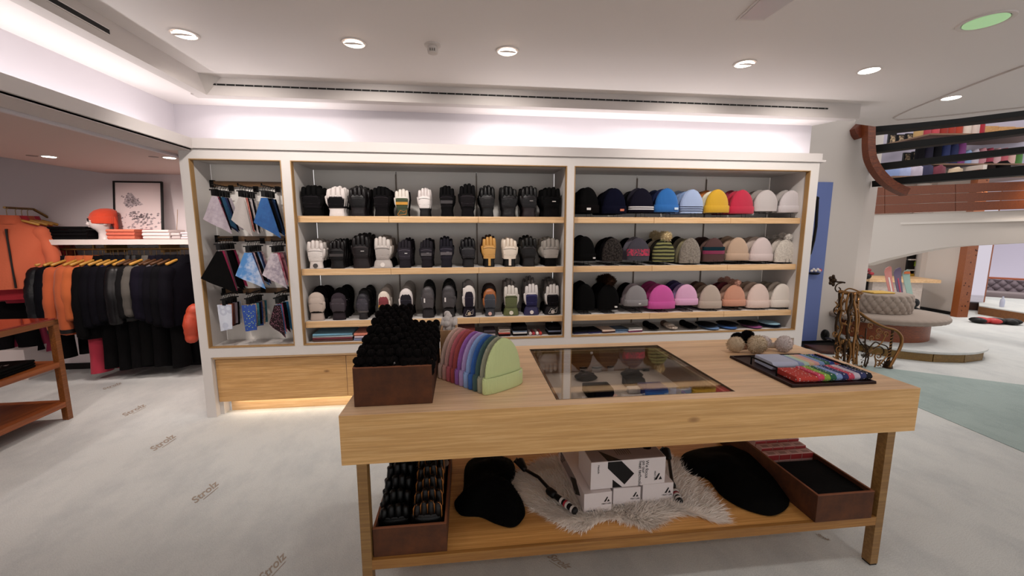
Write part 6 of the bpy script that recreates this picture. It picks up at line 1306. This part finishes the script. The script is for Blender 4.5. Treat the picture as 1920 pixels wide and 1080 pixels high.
# far seating room: lilac wall, tufted bench, platform, mirror frame
vwall('wall_far_c', 1820, 10.6, 2100, 9.2, 0, 3.0, mat('CFC8DA', 'paint'))
sb0, sb1 = camxy(1862, 8.9), camxy(2060, 8.0); ux2 = (sb1-sb0); wl2 = ux2.length; ux2.normalize(); uy2 = Vector((-ux2.y, ux2.x, 0))
bn_ = thing('tufted_bench', 'long grey tufted bench on a pine base in the far seating room', 'bench', sb0)
zz0 = PD(1890, 565, 8.6).z; zz1 = PD(1890, 552, 8.6).z; zz2 = PD(1890, 529, 8.6).z
def ob3(x0, x1, y0, y1, z0, z1): return MB().poly([ux2*x0+uy2*y0+Vector((0, 0, z0)), ux2*x1+uy2*y0+Vector((0, 0, z0)), ux2*x1+uy2*y1+Vector((0, 0, z0)), ux2*x0+uy2*y1+Vector((0, 0, z0))], (0, 0, z1-z0))
obj('bench_base', ob3(0, wl2, .05, .6, 0, zz0), mat('9a4a20', 'wood', col2='7A3514', scale=2), bn_)
obj('seat_cushion', ob3(-.05, wl2, -.02, .6, zz0, zz1), mat('8a7d80', 'fabric'), bn_, bevel=.02)
vs = MB(); U, V = 150, 14; g_ = []
for j in range(V+1):
    for i in range(U+1):
        u = i/U*wl2/.17; v = j/V*3; d_ = abs(math.sin(PI*(u+v*.5)))*abs(math.sin(PI*(u-v*.5))); g_.append(ux2*(i/U*wl2)+uy2*(.42-.08*d_**.4)+Vector((0, 0, zz1+(zz2-zz1)*j/V)))
vs.add(g_, [(j*(U+1)+i, j*(U+1)+i+1, (j+1)*(U+1)+i+1, (j+1)*(U+1)+i) for j in range(V) for i in range(U)])
obj('tufted_back', vs, mat('7d7078', 'fabric'), bn_, smooth=70); obj('back_rail', ob3(0, wl2, .40, .62, zz2, zz2+.03), mat('A0502a'), bn_)
pf0 = thing('far_platform', 'low carpeted wooden step in front of the far bench', 'platform', camxy(1850, 7.75))
q = [camxy(1850, 7.75), camxy(2060, 6.3), camxy(2080, 7.9), camxy(1845, 8.9)]; q = [a_-pf0.location for a_ in q]
obj('step_front', MB().poly(q, (0, 0, .15)), mat('8A5a28', 'wood', col2='6e4420'), pf0); obj('carpet_top', MB().poly([a_+Vector((0, 0, .151)) for a_ in q], (0, 0, .02)), CARP, pf0)
mf = thing('mirror', 'narrow tall mirror with pine frame beside the post', 'mirror', camxy(1851, 8.1)); 
obj('frame', MB().poly([rc*.06, rc*.09, rc*.09+dc*.03, rc*.06+dc*.03], (0, 0, 2.4)), mat('8A4a28', 'wood'), mf); obj('glass', MB().poly([rc*-.24, rc*.06, rc*.06+dc*.02, rc*-.24+dc*.02], (0, 0, 2.4)), mat('C9C4D0', rough=.05, metal=.95), mf)
p = camxy(1880, 6.98)
for k in range(6): o = obj('ski_boot_bag', MB().ball(p+rc*(-.26+.10*k)+dc*(.05*(k % 2)-.1*k*.3)+Vector((0, 0, .05)), (.09, .12, .05), 12, 7), mat('15100f' if k != 1 and k != 2 else 'B02A2A', 'puffer'), smooth=60); tag(o, ['black', 'red', 'second red', 'black', 'black', 'black'][k]+' slipper lying at position %s of the heap by the far step' % ['one', 'two', 'three', 'four', 'five', 'six'][k], 'slipper', 'slippers by the far step')
o = obj('spray_bottle', MB().lathe(camxy(1893, 7.6, .172), [(.03, 0), (.035, .08), (.03, .14), (.012, .17), (.012, .2), (.001, .2)], 12), mat('B8BCD0'), smooth=50); tag(o, 'small pale bottle standing on the far step', 'bottle')
# ------------------------------------------------------------ stairs seen through the ceiling opening
stc = thing('open_staircase', 'open staircase with black treads and a curved reddish wooden stringer', 'staircase', PD(1640, 300, 6.0))
TK = mat('08080a', rough=.6); TG = mat('2e2d2a', rough=.7)
for k, (l0, l1, r0, r1, xl_) in enumerate(((232, 248, 205, 217, 1640), (272, 285.6, 240, 250, 1640), (306, 318, 274, 285.6, 1652), (334, 346, 309, 327, 1674))):
    dl, dr_ = 5.45, 4.5
    sl = (r0-l0)/280; sb_ = (r1-l1)/280; X2 = 2080
    A = [PD(xl_, l0+(xl_-1640)*0, dl), PD(X2, r0+(X2-1920)*sl, 4.0), PD(X2, r1+(X2-1920)*sb_, 4.0), PD(xl_, l1, dl)]
    zt1 = (A[0].z+A[1].z)/2; A = [v-stc.location for v in A]; off = dc*.32
    m = MB(); m.add(A+[v+off for v in A], [(3, 2, 1, 0), (0, 1, 5, 4), (1, 2, 6, 5), (4, 5, 6, 7), (3, 0, 4, 7)]); m.cm = 1; b0 = len(m.v)-8; m.f.append((b0+3, b0+7, b0+6, b0+2)); m.m.append(1)
    obj('tread', m, [TK, TG], stc)
P = spl([(1635, 228), (1635, 252), (1635, 275), (1638, 296), (1647, 315), (1660, 332), (1678, 347), (1704, 360)], 5)
F_ = [PD(x, y, 5.3)-stc.location for x, y in P]; m = MB(); R_ = []
for i, c_ in enumerate(F_):
    t_ = (F_[min(i+1, len(F_)-1)]-F_[max(i-1, 0)]).normalized(); n_ = t_.cross(dc).normalized()*.05; R_.append([c_-n_, c_+n_, c_+n_+dc*.10, c_-n_+dc*.10])
obj('curved_stringer', m.loft(R_), mat('84401a', 'wood', col2='602a0e', scale=1), stc)
F_ = [PD(x, y, 5.4)-stc.location for x, y in spl([(1610, 234), (1614, 244), (1622, 252)], 5)]; m = MB(); R_ = []
for i, c_ in enumerate(F_): R_.append([c_-Vector((.05, 0, .05)), c_+Vector((.05, 0, .05)), c_+Vector((.05, 0, .05))+dc*.3, c_-Vector((.05, 0, .05))+dc*.3])
obj('stringer_end', m.loft(R_), mat('7A3514', 'wood', col2='5A240e'), stc)
# upper floor behind the treads
vwall('wall_upper', 1590, 9.6, 2200, 7.6, 2.2, 5.6, mat('B9B4C6', 'paint'), .1)
struct('ceiling_upper', MB().poly([camxy(1500, 4.6, 5.4), camxy(1500, 10.5, 5.4), camxy(2200, 9.5, 5.4), camxy(2200, 4.4, 5.4)], (0, 0, .1)), CEIL)
def uo(x0, y0, x1, y1, d, name, cat, lab, c, kind='fabric', soft=True, th=.12, grp=None, col2=None, zb=None):
    A, B = PD(x0, y0, d), PD(x1, y1, d); w = abs((B-A).dot(rc)); h = abs(A.z-B.z)
    if soft: g = MB().loft([[Vector((w/2*s_*math.cos(2*PI*j/12)*0, 0, 0))+rc*(w/2*s_*math.cos(2*PI*j/12))+dc*(th/2*math.sin(2*PI*j/12))+Vector((0, 0, z)) for j in range(12)] for z, s_ in ((-h, .95), (-h*.6, 1), (-h*.15, .9), (-.02, .5), (0, .2))])
    else: g = MB().poly([rc*(-w/2)+Vector((0, 0, -h)), rc*(w/2)+Vector((0, 0, -h)), rc*(w/2)+dc*th+Vector((0, 0, -h)), rc*(-w/2)+dc*th+Vector((0, 0, -h))], (0, 0, h))
    o = obj(name, g, mat(c, kind, col2=col2, scale=6 if kind in ('cloud', 'dots', 'pattern') else 1), smooth=50 if soft else None, loc=(A+B)/2*1.0); o.location.z = A.z if zb is None else zb+h; tag(o, lab, cat, grp); return o
for k, (x, y0, y1) in enumerate(((1668, 250, 276), (1684, 252, 270), (1700, 250, 268), (1696, 286, 304), (1712, 284, 302))):
    A = PD(x, y0, 8.6); B = PD(x+14, y1, 8.6); w = (B-A).dot(rc); h = A.z-B.z
    t = thing('small_framed_picture', 'small dark framed picture on the upper floor wall, number %s from the left' % ['one', 'two', 'three', 'four', 'five'][k], 'picture', A, group='framed pictures upstairs')
    obj('frame', MB().poly([Vector((0, 0, -h)), rc*w+Vector((0, 0, -h)), rc*w+dc*.04+Vector((0, 0, -h)), dc*.04+Vector((0, 0, -h))], (0, 0, h)), BLACK, t)
    obj('mat_board', MB().poly([rc*w*.16+dc*-.004+Vector((0, 0, -h*.86)), rc*w*.84+dc*-.004+Vector((0, 0, -h*.86)), rc*w*.84+Vector((0, 0, -h*.86)), rc*w*.16+Vector((0, 0, -h*.86))], (0, 0, h*.72)), mat('CFB894', 'cloud', col2='2a2024', scale=22), t)
Z1, Z2, Z3 = PD(1780, 260, 8.0).z, PD(1815, 312, 7.9).z, PD(1790, 334, 7.6).z
for z, x0, x1, d, l in ((Z1, 1712, 1950, 8.0, 'highest'), (Z2, 1712, 1925, 7.9, 'middle'), (Z3, 1655, 1930, 7.6, 'lowest')):
    A, B = camxy(x0, d-.12, z-.03), camxy(x1, d-.12, z-.03)
    tag(obj('upstairs_shelf', MB().poly([A-A, B-A, B-A+dc*.9, dc*.9], (0, 0, .028)), mat('6a4a30', 'wood'), loc=A), l+' shelf of the upper floor seen between the stair treads', 'shelf')
GU = [(1722, 236, 262, 'A88858'), (1736, 236, 262, '9a3040'), (1752, 234, 262, 'B0404a'), (1768, 232, 262, '8a2418'), (1782, 230, 262, '962c1c'), (1796, 228, 260, 'A0341c'), (1812, 226, 258, 'CFC0B4'), (1828, 224, 256, 'C9B8B0'), (1838, 222, 252, 'A01c2c')]
for k, (x, y0, y1, c) in enumerate(GU): uo(x-8, y0, x+8, y1, 8.0, 'hanging_garment', 'garment', ['khaki', 'wine red', 'rose red', 'rust', 'dark rust', 'brick', 'cream', 'white', 'crimson'][k]+' garment on the highest rail seen between the stair treads', c, grp='garments upstairs, highest row', zb=Z1)
for k in range(3): o = uo(1842+32*k, 220-3*k, 1873+32*k, 246-4*k, 8.1, 'pine_log', 'log', ['left', 'middle', 'right'][k]+' pale pine log wall piece upstairs at the right', 'D6A868', 'wood', False, .2, 'pine logs upstairs', 'C08a48', Z1)
GV = [(1722, 288, 326, '17141c'), (1738, 286, 326, '2a2838'), (1754, 284, 324, '1a1a22'), (1770, 282, 322, '1d2a5a'), (1786, 280, 318, '1a2450'), (1800, 276, 318, '7A3A78'), (1814, 274, 300, '8FA8D0'), (1828, 272, 300, 'C9C0CC'), (1842, 268, 298, 'C48A94'), (1856, 266, 296, 'A03a50'), (1870, 264, 294, 'D0A8AC'), (1884, 262, 292, 'C0606c'), (1898, 260, 290, 'D8B0A8'), (1912, 256, 286, '4a7a3a')]
for k, (x, y0, y1, c) in enumerate(GV): uo(x-8, y0-4, x+8, y1, 7.9, 'hanging_garment', 'garment', ['black', 'slate', 'charcoal', 'royal blue', 'navy', 'violet', 'light blue', 'pale lilac', 'old rose', 'raspberry', 'shell pink', 'coral pink', 'peach', 'green'][k]+' garment on the middle rail seen between the stair treads', c, grp='garments upstairs, middle row', zb=Z2)
GW = [(1672, 318, 344, '7f93c0', 'light blue'), (1692, 318, 342, '9aa6cc', 'pale blue'), (1716, 316, 340, 'B0A8B8', 'patterned grey'), (1734, 314, 340, '2a2a48', 'dark patterned'), (1758, 312, 336, '6a2a3a', 'maroon'), (1790, 318, 338, 'CDB89c', 'cream'), (1822, 316, 336, 'D6C0A4', 'wide cream'), (1852, 300, 330, '2a1a18', 'dark brown'), (1880, 298, 330, '1a1214', 'black'), (1908, 300, 322, 'C89A48', 'yellow')]
for k, (x, y0, y1, c, l) in enumerate(GW): uo(x-14, y0, x+14, y1, 7.6, 'folded_garment', 'garment', l+' garment in the lowest row seen between the stair treads', c, grp='garments upstairs, lowest row', zb=Z3)
light('AREA', tuple(camxy(1800, 6.6, 5.3)), 70, (1, .93, .88), (0, 0, 0), shape='RECTANGLE', size=3, size_y=2)
# far room lamps
for px, d in ((1700, 6.9), (1840, 7.4), (1900, 8.3), (1950, 5.2)):
    q = camxy(px, d, 2.2 if d > 7.5 else 2.4); light('SPOT', tuple(q), 60, WARM, (0, 0, 0), spot_size=math.radians(140), spot_blend=.8, shadow_soft_size=.1)
